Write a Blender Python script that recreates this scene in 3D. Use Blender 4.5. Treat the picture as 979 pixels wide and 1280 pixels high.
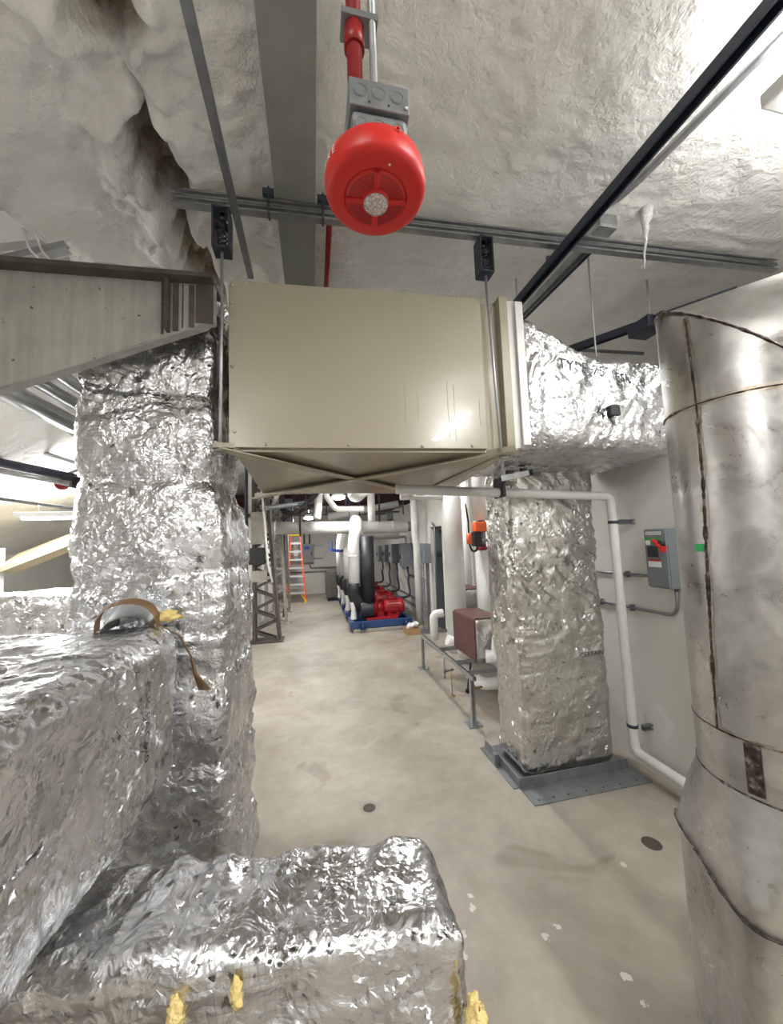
import bpy, math, random
import numpy as np
from mathutils import Vector, Matrix, noise
from mathutils.bvhtree import BVHTree

for o in list(bpy.data.objects): bpy.data.objects.remove(o, do_unlink=True)
scene = bpy.context.scene
C = scene.collection
random.seed(7)
PI = math.pi
V = Vector

# ------------------------------------------------------------------ camera
cam = bpy.data.cameras.new('camera'); camo = bpy.data.objects.new('camera', cam); C.objects.link(camo)
cam.sensor_fit = 'HORIZONTAL'; cam.sensor_width = 36.0; cam.lens = 36.0 * 462.0 / 979.0
cam.clip_start = 0.02; cam.clip_end = 100
camo.matrix_world = Matrix(((0.97799038, 0.01731281, -0.20793049, 0.0),
                            (-0.20571669, -0.08650651, -0.97478063, 0.0),
                            (-0.03486353, 0.99610084, -0.081041, 1.9),
                            (0, 0, 0, 1)))

scene.camera = camo

# ------------------------------------------------------------------ world, exposure
w = bpy.data.worlds.new('world'); scene.world = w; w.use_nodes = True
w.node_tree.nodes['Background'].inputs[0].default_value = (0.9, 0.95, 1.0, 1)
w.node_tree.nodes['Background'].inputs[1].default_value = 0.05
scene.view_settings.view_transform = 'Standard'; scene.view_settings.look = 'None'
scene.view_settings.gamma = 1.0; scene.view_settings.use_curve_mapping = False
scene.view_settings.exposure = 0.34

# lamps of the room, with unseen ones added for fill: (x, y, z, size_x, size_y, watts); their housings are built with build_light()
LAMPS = [(2.35, 0.86, 3.52, 1.15, 0.12, 20), (1.9, -0.8, 3.5, 0.12, 1.2, 72), (-1.1, -1.6, 3.2, 0.12, 1.2, 58),
         (0.55, 8.1, 2.90, 0.3, 0.3, 38), (-0.13, 11.5, 2.70, 0.3, 0.3, 60), (1.5, 5.2, 3.45, 0.12, 1.2, 60),
         (-3.0, 5.4, 2.36, 1.0, 0.12, 85), (-2.9, 2.6, 2.6, 0.12, 1.0, 60)]
for (x, y, z, sx, sy, p) in LAMPS:
    l = bpy.data.lights.new('lamp_light', 'AREA'); l.shape = 'RECTANGLE'; l.size = sx; l.size_y = sy
    l.energy = p; l.color = (1.0, 0.99, 0.975)
    lo = bpy.data.objects.new('lamp_light', l); lo.location = (x, y, z - 0.035); C.objects.link(lo)
    l2 = l.copy(); l2.energy = max(p*.4, 18)      # the fixtures throw part of their light up on the ceiling
    lo = bpy.data.objects.new('lamp_uplight', l2); lo.location = (x, y, z + 0.14); lo.rotation_euler = (PI, 0, 0); C.objects.link(lo)

# ------------------------------------------------------------------ materials
def sock(nt, n, name): return n.inputs[name]
class Mat:
    def __init__(s, name, col=(.8,.8,.8), rough=.5, metal=0., spec=None, coat=0.):
        s.m = bpy.data.materials.new(name); s.m.use_nodes = True; s.nt = s.m.node_tree
        s.b = s.nt.nodes['Principled BSDF']
        s.b.inputs['Base Color'].default_value = (*col, 1); s.b.inputs['Roughness'].default_value = rough
        s.b.inputs['Metallic'].default_value = metal; s.b.inputs['Coat Weight'].default_value = coat
        s.tc = None; s.h = None; s.nrm = None
    def n(s, t, **k):
        x = s.nt.nodes.new(t)
        for a, b in k.items(): setattr(x, a, b)
        return x
    def link(s, a, b): s.nt.links.new(a, b)
    def co(s, scale=None, kind='Object'):
        if s.tc is None: s.tc = s.n('ShaderNodeTexCoord')
        o = s.tc.outputs[kind]
        if scale is None: return o
        m = s.n('ShaderNodeMapping'); m.inputs['Scale'].default_value = scale; s.link(o, m.inputs['Vector']); return m.outputs[0]
    def noise(s, sc, det=4, rough=.55, dist=0., kind='FBM', vec=None):
        x = s.n('ShaderNodeTexNoise'); x.noise_type = kind
        x.inputs['Scale'].default_value = sc; x.inputs['Detail'].default_value = det
        x.inputs['Roughness'].default_value = rough; x.inputs['Distortion'].default_value = dist
        s.link(vec or s.co(), x.inputs['Vector']); return x.outputs['Fac']
    def ramp(s, f, stops):
        x = s.n('ShaderNodeValToRGB'); e = x.color_ramp.elements
        while len(e) < len(stops): e.new(.5)
        for i, (p, c) in enumerate(stops):
            e[i].position = p; e[i].color = (c, c, c, 1) if not isinstance(c, tuple) else (*c, 1)
        s.link(f, x.inputs[0]); return x.outputs[0]
    def mixc(s, f, a, b, mode='MIX'):
        x = s.n('ShaderNodeMix'); x.data_type = 'RGBA'; x.blend_type = mode
        for i, v in ((0, f), (6, a), (7, b)):
            if isinstance(v, (int, float)): x.inputs[i].default_value = v
            elif isinstance(v, tuple): x.inputs[i].default_value = (*v, 1)
            else: s.link(v, x.inputs[i])
        return x.outputs[2]
    def math(s, op, a, b=0.):
        x = s.n('ShaderNodeMath', operation=op)
        for i, v in ((0, a), (1, b)):
            if isinstance(v, (int, float)): x.inputs[i].default_value = v
            else: s.link(v, x.inputs[i])
        return x.outputs[0]
    def bump(s, h, strength=.3, dist=.01):
        x = s.n('ShaderNodeBump'); x.inputs['Strength'].default_value = strength; x.inputs['Distance'].default_value = dist
        s.link(h, x.inputs['Height'])
        if s.nrm: s.link(s.nrm, x.inputs['Normal'])
        s.nrm = x.outputs[0]; s.link(s.nrm, s.b.inputs['Normal']); return s
    def set(s, name, v): s.link(v, s.b.inputs[name]); return s

def paint(name, col, rough=.45, metal=0., var=.12, coat=0., sc=6, rv=1.):
    m = Mat(name, col, rough, metal, coat=coat)
    f = m.noise(sc, 5, .6)
    d = tuple(c*(1-var) for c in col); l = tuple(min(1, c*(1+var*.6)) for c in col)
    m.set('Base Color', m.ramp(f, [(.3, d), (.7, l)]))
    m.set('Roughness', m.ramp(m.noise(sc*3, 3), [(.3, max(.05, rough-.06*rv)), (.7, min(1, rough+.08*rv))]))
    return m.m

def foil_mat(name, tint=(.86,.86,.875), rough=.22, strength=.55, sc=1., scrim=True, warm=0.):
    m = Mat(name, tint, rough, 1.0)
    f = m.noise(3.5, 4, .6)
    m.set('Base Color', m.ramp(f, [(.3, tuple(c*.86 for c in tint)), (.7, tint)]))
    m.set('Roughness', m.ramp(m.noise(9, 4), [(.3, rough-.06), (.72, rough+.14)]))
    a = m.noise(9*sc, 5, .6, 1.2, 'RIDGED_MULTIFRACTAL')
    wv = m.n('ShaderNodeVectorMath', operation='ADD'); nz = m.n('ShaderNodeTexNoise'); nz.inputs['Scale'].default_value = 6*sc
    m.link(m.co(), nz.inputs['Vector']); sc2 = m.n('ShaderNodeVectorMath', operation='SCALE'); sc2.inputs['Scale'].default_value = .22
    m.link(nz.outputs['Color'], sc2.inputs[0]); m.link(sc2.outputs[0], wv.inputs[0]); m.link(m.co(), wv.inputs[1]); pass
    for k, (vs, bs, bd_) in enumerate(((24*sc, .9, .010), (58*sc, .8, .0045))):
        v2 = m.n('ShaderNodeTexVoronoi', distance='CHEBYCHEV'); v2.inputs['Scale'].default_value = vs; v2.inputs['Randomness'].default_value = 1.
        mp = m.n('ShaderNodeMapping'); mp.inputs['Rotation'].default_value = (.6+k, .9-k*.7, .4+k*.5); m.link(wv.outputs[0], mp.inputs['Vector']); m.link(mp.outputs[0], v2.inputs['Vector'])
        m.bump(v2.outputs['Distance'], strength*bs, bd_)
    m.bump(a, strength*.3, .006)
    if scrim:
        gs = m.n('ShaderNodeVectorMath', operation='SCALE'); gs.inputs['Scale'].default_value = .06; m.link(nz.outputs['Color'], gs.inputs[0])
        ga = m.n('ShaderNodeVectorMath', operation='ADD'); m.link(gs.outputs[0], ga.inputs[0]); m.link(m.co(), ga.inputs[1])
        sp = m.n('ShaderNodeSeparateXYZ'); m.link(ga.outputs[0], sp.inputs[0])
        u = m.math('FRACT', m.math('MULTIPLY', m.math('ADD', sp.outputs[0], sp.outputs[1]), 62.))
        v = m.math('FRACT', m.math('MULTIPLY', sp.outputs[2], 62.))
        g = m.math('MAXIMUM', m.math('LESS_THAN', u, .17), m.math('LESS_THAN', v, .17))
        g = m.math('MULTIPLY', g, m.ramp(m.noise(2.2, 2), [(.5, 0.), (.6, 1.)]))
        src = m.b.inputs['Base Color'].links[0].from_socket
        m.set('Base Color', m.mixc(m.math('MULTIPLY', g, .5), src, (.36, .365, .38)))
        m.bump(g, .3, .002)
    return m.m

def foam_mat(name, c0, c1, strength):
    m = Mat(name, c1, .9)
    m.set('Base Color', m.mixc(m.ramp(m.noise(1.3, 5, .6, .3), [(.3, 0.), (.7, 1.)]), c0, c1))
    m.bump(m.noise(7, 5, .6, .4), strength, .05); m.bump(m.noise(45, 4, .6), strength*.8, .012)
    return m.m

M = {}
M['foil'] = foil_mat('crumpled_foil', (.71,.715,.73), rough=.24)
M['foil_soft'] = foil_mat('foil_facing_smooth', (.69,.68,.65), .28, .45, .7, False)
M['foil_near'] = foil_mat('foil_facing_near', (.71,.715,.735), .23, .5, .9)
M['galv'] = paint('galvanised_steel', (.48,.50,.52), .34, .92, .2, sc=14)
M['galv_dull'] = paint('dull_galvanised_steel', (.26,.275,.29), .42, .75, .2, sc=14)
M['rod'] = paint('threaded_rod_steel', (.5,.52,.55), .35, .6, .1)
M['dark'] = paint('dark_painted_steel', (.045,.055,.078), .38, .3)
M['black'] = paint('black_rubber', (.012,.013,.016), .5, 0., .2)
M['blackfoam'] = paint('black_pipe_insulation', (.012,.014,.02), .5, 0., .3)
M['beige'] = paint('beige_enamel', (.375,.342,.262), .24, .0, .012, .2, 2, .15)
M['beige_frame'] = paint('beige_enamel_frame', (.36,.33,.245), .35, .0, .08, 0, 4)
M['white'] = paint('white_pipe_jacket', (.80,.80,.79), .42, 0., .05)
M['offwhite'] = paint('offwhite_pipe_jacket', (.66,.66,.63), .5, 0., .08)
M['plate'] = None
M['red'] = paint('red_plastic', (.52,.010,.006), .44, 0., .04)
M['maroon'] = paint('dull_maroon_primer', (.055,.014,.016), .7)
M['redpaint'] = paint('red_enamel', (.30,.006,.012), .35, 0., .15)
M['redpipe'] = paint('red_conduit_paint', (.28,.008,.010), .4, 0., .1)
M['blue'] = paint('navy_blue_enamel', (.02,.055,.17), .4, 0., .15)
M['bluev'] = paint('blue_handle', (.03,.12,.55), .4)
M['brown'] = paint('brown_leathery_panel', (.105,.042,.032), .42, 0., .25, sc=5)
M['greybox'] = paint('grey_enclosure_paint', (.16,.18,.20), .42, 0., .1)
M['greybox2'] = paint('pale_grey_enclosure_paint', (.30,.315,.32), .45, 0., .1)
M['screen'] = paint('smoked_screen', (.02,.024,.03), .15)
M['label'] = paint('white_label', (.8,.8,.8), .5, 0., .03)
M['green'] = paint('green_label', (.02,.42,.12), .5)
M['ladder'] = paint('orange_fibreglass', (.80,.10,.04), .45)
M['yellow'] = paint('yellow_plastic', (.80,.52,.02), .45)
M['alum'] = paint('aluminium', (.75,.76,.77), .35, .6, .05)
M['cream'] = paint('cream_painted_timber', (.78,.68,.47), .5, 0., .06)
M['card'] = paint('cardboard', (.34,.20,.10), .8)
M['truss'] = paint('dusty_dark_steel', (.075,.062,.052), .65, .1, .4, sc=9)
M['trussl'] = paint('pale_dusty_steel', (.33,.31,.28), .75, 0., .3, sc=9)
M['ceil_beam'] = paint('grey_green_primer', (.23,.235,.21), .6, 0., .15, sc=5)
M['orange'] = paint('orange_actuator', (.85,.13,.03), .4)
M['brass'] = paint('brass', (.45,.27,.10), .35, .8)
M['jacket'] = paint('kraft_paper', (.19,.11,.055), .7, 0., .3)
M['ink'] = paint('black_print', (.04,.04,.05), .6)
M['whitepaint'] = paint('white_enamel', (.78,.78,.77), .4, 0., .03)
M['metalbin'] = paint('dark_metal_louvre', (.17,.155,.14), .45, .5)

def mk_plate():
    m = Mat('weathered_grey_plate', (.4,.38,.33), .6)
    a = m.ramp(m.noise(3, 6, .65), [(.28, (.27,.26,.235)), (.7, (.42,.405,.36))])
    st = m.ramp(m.noise(1, 5, .6, vec=m.co((26, 26, 1.2))), [(.35, .82), (.62, 1.0)])
    sp = m.ramp(m.noise(30, 2, .5), [(.24, (.2, .17, .13)), (.3, (1., 1., 1.))])
    m.set('Base Color', m.mixc(1., m.mixc(1., a, st, 'MULTIPLY'), sp, 'MULTIPLY'))
    m.bump(m.noise(18, 5), .25, .006); return m.m
M['plate'] = mk_plate()

def mk_stainless():
    m = Mat('mill_finish_stainless', (.6,.6,.58), .3, 1.)
    cl = m.noise(5, 5, .65, .6)
    base = m.ramp(cl, [(.3, (.36,.355,.345)), (.5, (.50,.495,.48)), (.72, (.66,.655,.64))])
    dust = m.ramp(m.noise(14, 4, .6, vec=m.co((1, 1, .35))), [(.45, 0.), (.75, .28)])
    m.set('Base Color', m.mixc(dust, base, (.5, .47, .41)))
    m.set('Roughness', m.ramp(m.noise(6, 6, .75, 1.2), [(.3, .2), (.7, .5)]))
    m.bump(m.noise(3.0, 2), .12, .05); m.bump(m.noise(60, 2, vec=m.co((1, 1, .06))), .06, .002); return m.m
M['steel'] = mk_stainless()
def mk_weld():
    m = Mat('weld_bead', (.12,.09,.07), .45, .7)
    m.set('Base Color', m.ramp(m.noise(40, 3, .6), [(.35, (.025,.02,.02)), (.55, (.085,.062,.05)), (.74, (.36,.34,.33))]))
    m.bump(m.noise(120, 3), .6, .004); return m.m
M['weld'] = mk_weld()
def mk_heat():
    m = Mat('heat_tinted_steel', (.4,.33,.25), .38, 1.)
    m.set('Base Color', m.ramp(m.noise(22, 3, .6), [(.3, (.36,.28,.20)), (.5, (.50,.455,.40)), (.7, (.60,.58,.55))])); return m.m
M['heat'] = mk_heat()

def mk_floor():
    m = Mat('stained_concrete', (.45,.42,.37), .5)
    a = m.ramp(m.noise(.9, 8, .62, .4), [(.28, (.245,.215,.175)), (.5, (.34,.305,.255)), (.72, (.43,.395,.34))])
    b = m.ramp(m.noise(7, 6, .7), [(.3, .86), (.7, 1.06)])
    c = m.mixc(1., a, b, 'MULTIPLY')
    dk = m.ramp(m.noise(1.7, 3, .5, .8), [(.27, 1.), (.33, 0.)])
    c = m.mixc(m.math('MULTIPLY', dk, .5), c, (.17, .14, .11))
    # paint splashes
    vo = m.n('ShaderNodeTexVoronoi'); vo.inputs['Scale'].default_value = 6.5; m.link(m.co(), vo.inputs['Vector'])
    nd = m.noise(22, 2)
    sp = m.math('LESS_THAN', m.math('ADD', vo.outputs['Distance'], m.math('MULTIPLY', m.noise(38, 3, .6), .34)), .29)
    sep = m.n('ShaderNodeSeparateXYZ'); m.link(m.co(), sep.inputs[0])
    zone = m.math('MULTIPLY', m.math('GREATER_THAN', sep.outputs[0], .55), m.math('LESS_THAN', sep.outputs[1], 2.1))
    zone = m.math('MULTIPLY', zone, m.math('GREATER_THAN', m.noise(2.6, 2), .42))
    c = m.mixc(m.math('MULTIPLY', m.math('MULTIPLY', sp, zone), .6), c, (.72, .7, .66))
    # the stain beside the floor drain
    def blob(cx, cy, rx, ry, e=.35):
        dx = m.math('DIVIDE', m.math('SUBTRACT', sep.outputs[0], cx), rx); dy = m.math('DIVIDE', m.math('SUBTRACT', sep.outputs[1], cy), ry)
        d = m.math('ADD', m.math('ADD', m.math('MULTIPLY', dx, dx), m.math('MULTIPLY', dy, dy)), m.math('MULTIPLY', m.noise(9, 3), e*2))
        return m.ramp(d, [(.55, 1.), (1., 0.)])
    c = m.mixc(m.math('MULTIPLY', blob(.08, 2.52, .24, .09), .6), c, (.16, .14, .10))
    c = m.mixc(m.math('MULTIPLY', blob(.36, 2.81, .10, .10), .5), c, (.20, .17, .13))
    m.set('Base Color', c)
    m.set('Roughness', m.ramp(m.noise(3, 4), [(.3, .36), (.7, .6)]))
    m.bump(m.noise(40, 4), .06, .004); return m.m
M['floor'] = mk_floor()
def mk_wall():
    m = Mat('painted_wallboard', (.70,.69,.65), .6)
    a = m.ramp(m.noise(1.2, 5, .6), [(.3, (.62,.61,.565)), (.7, (.72,.71,.665))])
    s2 = m.ramp(m.noise(5, 3, .5, .5, vec=m.co((1, 1, .8))), [(.62, 0.), (.70, .45)])
    m.set('Base Color', m.mixc(s2, a, (.82, .81, .78)))
    m.bump(m.noise(30, 3), .08, .004); return m.m
M['wall'] = mk_wall()
M['foam'] = foam_mat('spray_foam', (.62,.61,.57), (.80,.79,.765), .9)
def mk_ceil():
    m = Mat('aged_spray_foam', (.8,.79,.76), .9)
    base = m.mixc(m.ramp(m.noise(1.3, 5, .6, .3), [(.3, 0.), (.7, 1.)]), (.68, .665, .62), (.84, .83, .80))
    # colour turns darker and browner inside the torn cavities
    inner = m.mixc(m.ramp(m.noise(9, 4, .6), [(.35, 0.), (.65, 1.)]), (.20, .165, .11), (.50, .44, .34))
    a = m.n('ShaderNodeAttribute'); a.attribute_name = 'torn'
    f = m.math('ADD', a.outputs['Fac'], m.math('MULTIPLY', m.math('SUBTRACT', m.noise(14, 4, .6), .5), .9))
    f = m.math('MULTIPLY', m.ramp(f, [(.15, 0.), (.75, 1.)]), m.ramp(a.outputs['Fac'], [(.0, 0.), (.08, 1.)]))
    m.set('Base Color', m.mixc(f, base, inner))
    m.bump(m.noise(7, 5, .6, .4), .6, .05); m.bump(m.noise(45, 4, .6), .75, .012); return m.m
M['ceilfoam'] = mk_ceil()
M['wool'] = foam_mat('glass_wool', (.72,.50,.14), (.88,.72,.34), 1.0)

def emis(name, col, s):
    m = Mat(name, col, .4); m.b.inputs['Emission Color'].default_value = (*col, 1); m.b.inputs['Emission Strength'].default_value = s; return m.m
M['lens'] = emis('lit_lamp_lens', (1., .98, .95), 9.)
def mk_dome():
    m = Mat('clear_strobe_lens', (.9,.88,.85), .08); m.b.inputs['Transmission Weight'].default_value = .35
    vo = m.n('ShaderNodeTexVoronoi'); vo.inputs['Scale'].default_value = 220; m.link(m.co(), vo.inputs['Vector'])
    m.bump(vo.outputs['Distance'], .8, .003); m.set('Base Color', m.ramp(vo.outputs['Distance'], [(.1, (.95,.93,.9)), (.7, (.55,.5,.46))])); return m.m
M['dome'] = mk_dome()

# ------------------------------------------------------------------ mesh builder
class MB:
    def __init__(s): s.v = []; s.f = []; s.sm = []
    def add(s, vs, fs, smooth=False):
        k = len(s.v); s.v += [V(p) for p in vs]; s.f += [tuple(i+k for i in f) for f in fs]; s.sm += [smooth]*len(fs); return s
    def box(s, x0, x1, y0, y1, z0, z1):
        vs = [(x, y, z) for z in (z0, z1) for y in (y0, y1) for x in (x0, x1)]
        return s.add(vs, [(0,2,3,1),(4,5,7,6),(0,1,5,4),(2,6,7,3),(0,4,6,2),(1,3,7,5)])
    def hexa(s, p):   # 8 corners ordered as in box()
        return s.add(p, [(0,2,3,1),(4,5,7,6),(0,1,5,4),(2,6,7,3),(0,4,6,2),(1,3,7,5)])
    def bar(s, a, b, wd, ht, up=(0,0,1)):
        a = V(a); b = V(b); d = (b-a).normalized(); up = V(up)
        if abs(d.dot(up)) > .98: up = V((1,0,0))
        sd = d.cross(up).normalized(); u = sd.cross(d)
        P = []
        for zz in (-1, 1):
            for e in (a, b):
                for xx in (-1, 1): P.append(e + sd*xx*wd/2 + u*zz*ht/2)
        return s.hexa(P)
    def angle(s, a, b, w1, w2, t=.005, up=(0,0,1), flip=1):
        a = V(a); b = V(b); d = (b-a).normalized(); sd = d.cross(V(up)).normalized()*flip; u = V(up)
        s.bar(a + u*t/2 + sd*w1/2, b + u*t/2 + sd*w1/2, w1, t, up)
        return s.bar(a + u*(w2/2+t), b + u*(w2/2+t), t, w2, up)
    def tube(s, pts, r, n=12, fillet=0., caps=True, smooth=True, rs=None):
        pts = [V(p) for p in pts]
        if fillet > 0 and len(pts) > 2:
            q = [pts[0]]
            for i in range(1, len(pts)-1):
                a, p, b = pts[i-1], pts[i], pts[i+1]; d1 = (a-p); d2 = (b-p)
                ff = min(fillet, d1.length*.49, d2.length*.49); A = p + d1.normalized()*ff; B = p + d2.normalized()*ff
                for k in range(7):
                    t = k/6; q.append(A*(1-t)**2 + p*2*t*(1-t) + B*t*t)
            q.append(pts[-1]); pts = q
        k0 = len(s.v); up = None
        for i, p in enumerate(pts):
            d = ((pts[min(i+1, len(pts)-1)] - p).normalized() + (p - pts[max(i-1, 0)]).normalized()).normalized()
            if up is None:
                up = V((0,0,1)) if abs(d.z) < .9 else V((1,0,0))
            up = (up - d*up.dot(d)).normalized(); sd = d.cross(up)
            rr = rs[i] if rs else r
            for j in range(n):
                a = 2*PI*j/n; s.v.append(p + (up*math.cos(a) + sd*math.sin(a))*rr)
        m = len(pts)
        for i in range(m-1):
            for j in range(n):
                s.f.append((k0+i*n+j, k0+i*n+(j+1) % n, k0+(i+1)*n+(j+1) % n, k0+(i+1)*n+j)); s.sm.append(smooth)
        if caps:
            s.f.append(tuple(k0+j for j in range(n))[::-1]); s.sm.append(False)
            s.f.append(tuple(k0+(m-1)*n+j for j in range(n))); s.sm.append(False)
        return s
    def cyl(s, a, b, r, n=16, r2=None): return s.tube([a, b], r, n, rs=[r, r2 if r2 is not None else r])
    def lathe(s, o, ax, prof, n=32, smooth=True):
        """prof: list of (radius, distance along axis)"""
        o = V(o); ax = V(ax).normalized(); u = ax.orthogonal().normalized(); w_ = ax.cross(u); k0 = len(s.v)
        for r, h in prof:
            for j in range(n):
                a = 2*PI*j/n; s.v.append(o + ax*h + (u*math.cos(a) + w_*math.sin(a))*max(r, 1e-5))
        for i in range(len(prof)-1):
            for j in range(n):
                s.f.append((k0+i*n+j, k0+i*n+(j+1) % n, k0+(i+1)*n+(j+1) % n, k0+(i+1)*n+j)); s.sm.append(smooth)
        return s
    def channel(s, a, b, up=(0,0,1), wd=.041, ht=.041, slots=False, t=.0035):
        """C-shaped strut, open side towards -up"""
        a = V(a); b = V(b); d = (b-a).normalized(); up = V(up); up = (up - d*up.dot(d)).normalized(); sd = d.cross(up)
        for q in (-1, 1):
            s.bar(a + sd*q*(wd/2-t/2), b + sd*q*(wd/2-t/2), t, ht, up)
            s.bar(a + sd*q*(wd/2-.006) - up*(ht/2-t/2), b + sd*q*(wd/2-.006) - up*(ht/2-t/2), .009, t, up)
        top = up*(ht/2-t/2)
        if not slots: s.bar(a+top, b+top, wd-2*t, t, up)
        else:
            for q in (-1, 1): s.bar(a+top+sd*q*wd*.32, b+top+sd*q*wd*.32, wd*.28, t, up)
            L = (b-a).length; n = max(1, int(L/.05))
            for i in range(n+1):
                c = a + d*(L*i/n); e0 = max(0, L*i/n-.011); e1 = min(L, L*i/n+.011)
                s.bar(a+d*e0+top, a+d*e1+top, wd*.36, t, up)
        return s

def obj(name, mb, mat, parent=None, bevel=0., label=None, auto=True):
    me = bpy.data.meshes.new(name); off = parent_world(parent) if parent else V((0,0,0))
    me.from_pydata([tuple(p-off) for p in mb.v], [], mb.f); me.validate()
    if len(mb.sm) == len(me.polygons): me.polygons.foreach_set('use_smooth', mb.sm)
    me.materials.append(M[mat] if isinstance(mat, str) else mat); me.update()
    o = bpy.data.objects.new(name, me); C.objects.link(o)
    if parent: o.parent = parent
    if bevel: b = o.modifiers.new('bevel', 'BEVEL'); b.width = bevel; b.segments = 2; b.limit_method = 'ANGLE'
    if label: o['label'] = label
    return o
def parent_world(p):
    v = V((0,0,0))
    while p: v = v + p.location; p = p.parent
    return v
def tag(o, label, cat, group=None, kind=None):
    o['label'] = label; o['category'] = cat
    if group: o['group'] = group
    if kind: o['kind'] = kind
    return o
def thing(name, label, cat, loc=(0,0,0), group=None):
    o = bpy.data.objects.new(name, None); o.empty_display_size = .1; C.objects.link(o); o.location = loc
    return tag(o, label, cat, group)
def struct(name, mb, mat, parent=None, **k):
    o = obj(name, mb, mat, parent, **k)
    if not parent: o['kind'] = 'structure'
    return o
def dup(root, dv, label, group=None):
    def cp(o, par):
        c = o.copy(); C.objects.link(c); c.parent = par
        for ch in o.children: cp(ch, c)
        return c
    r = cp(root, None); r.location = root.location + V(dv); r['label'] = label
    if group: r['group'] = group
    return r

_r = random.Random(99)
FOLDS = [[(V((_r.gauss(0,1), _r.gauss(0,1), _r.gauss(0,1))).normalized(), f*_r.uniform(.8,1.25), _r.random()) for _ in range(3)] for f in (4.2, 8.5, 15.)]
def tri(x): x = x % 1.; return 4*abs(x-.5)-1
def crumple(p, amp, seed, fr=1.):
    """creased sheet: wrapped triangle folds in many directions, flat between sharp creases"""
    q = V((p[0]*fr+seed*7.3, p[1]*fr-seed*3.1, p[2]*fr+seed*1.7))
    n1 = noise.noise(q*1.7); n2 = noise.noise(q*1.7+V((5,2,9))); n3 = noise.noise(q*4.1+V((1,8,3))); n4 = noise.noise(q*4.1+V((4,4,1)))
    d = .9*noise.noise(q*2.2)
    w_ = q + V((n1, n2, n3))*.12 + V((n3, n4, n1))*.05
    m1 = .35+.65*max(0, min(1, .5+1.8*n2)); m2 = max(0, min(1, .5+1.9*noise.noise(q*2.6+V((9,1,4)))))
    for k, grp in enumerate(FOLDS):
        a = (.20, .12*m1, .07*m2)[k]
        for dr, f, ph in grp: d += a*.62*tri(w_.dot(dr)*f*(1+.0*k)+ph+.35*n3)
    return amp*d

def creases(p, amp, seed, along, lf=1.3, xf=8.):
    """long pulled folds: a noise stretched along one direction"""
    A = V(along).normalized(); P = V(p); t = P.dot(A); q = (P - A*t)*xf + A*t*lf + V((seed*3.7, seed*1.9, -seed))
    q += V((noise.noise(P*2.4), noise.noise(P*2.4+V((7,7,7))), 0))*1.1
    m_ = max(0., min(1., .55+1.5*noise.noise(P*2.3+V((seed, 2, 5)))))
    return amp*(.25+m_)*((1-2.6*abs(noise.noise(q))) + .5*(1-2.6*abs(noise.noise(q*2.3))) + .22*(1-2.6*abs(noise.noise(q*5.1))))

def foil_box(x0, x1, y0, y1, z0, z1, r=.06, seg=.02, amp=.02, seed=1, warp=None, bands=None, stretch=(1,1,1), fold=None, facet=.10):
    rg = random.Random(seed)
    lo = np.array([x0, y0, z0]); hi = np.array([x1, y1, z1]); L = hi-lo; n = np.maximum(2, np.round(L/seg).astype(int))
    key = {}; hot = {}; mb = MB()
    def vid(i):
        if i in key: return key[i]
        p = lo + L*np.array(i)/n
        q = np.minimum(np.maximum(p, lo+r), hi-r); d = p-q; ln = np.linalg.norm(d)
        nn = d/ln if ln > 1e-6 else np.array([0, 0, 1.])
        # project the square edge on the rounded one
        p2 = q + nn*r
        dd = crumple((p2[0]*stretch[0], p2[1]*stretch[1], p2[2]*stretch[2]), amp, seed)
        if bands:
            ax, per, ba, bs = bands; t = (p2[ax]+.05*noise.noise(V(p2)*2.5))/per
            dd += ba*(abs(math.sin(PI*t+bs))**.5 - .8)
        if fold: dd += sum(creases(p2, fa, seed+7*k, fd) for k, (fd, fa, ft) in enumerate(fold) if ft is None or ft(p2))
        tj = V((rg.gauss(0,1), rg.gauss(0,1), rg.gauss(0,1)))*seg*.24; n3 = V(nn); tj -= n3*tj.dot(n3)
        mj = .16+.95*max(0, min(1, .35+2.0*noise.noise(V(p2)*4.3+V((seed,0,0)))))**2
        hot[len(mb.v)] = mj
        p3 = V(p2 + nn*(dd + rg.gauss(0,1)*seg*facet*mj)) + tj
        if warp: p3 = V(warp(p3, i, n))
        key[i] = len(mb.v); mb.v.append(p3); return key[i]
    for ax in range(3):
        b, c = [k for k in range(3) if k != ax]
        for side in (0, n[ax]):
            for i in range(n[b]):
                for j in range(n[c]):
                    quad = []
                    for di, dj in ((0,0),(1,0),(1,1),(0,1)):
                        t = [0,0,0]; t[ax] = int(side); t[b] = i+di; t[c] = j+dj; quad.append(vid(tuple(t)))
                    flip = (side == 0) ^ (ax == 1)
                    if flip: quad = quad[::-1]
                    if rg.random() < .5: quad = quad[1:]+quad[:1]
                    mb.f += [(quad[0], quad[1], quad[2]), (quad[0], quad[2], quad[3])]; sm_ = sum(hot[q] for q in quad) < 4*.5; mb.sm += [sm_, sm_]
    return mb

def tuft(name, c, r, parent, seed, stretch=(1,1,1)):
    mb = MB(); n = 22; m_ = 14; c = V(c)
    for i in range(m_+1):
        for j in range(n):
            a = 2*PI*j/n; b = PI*i/m_
            d = V((math.sin(b)*math.cos(a)*stretch[0], math.sin(b)*math.sin(a)*stretch[1], math.cos(b)*stretch[2]))
            k = 1 + .5*noise.noise(d*2.6+V((seed,0,0))) + .3*noise.noise(d*7+V((0,seed,0)))
            mb.v.append(c + d*r*k)
    for i in range(m_):
        for j in range(n): mb.f.append((i*n+j, i*n+(j+1) % n, (i+1)*n+(j+1) % n, (i+1)*n+j)); mb.sm.append(True)
    return obj(name, mb, 'wool', parent)

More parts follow.
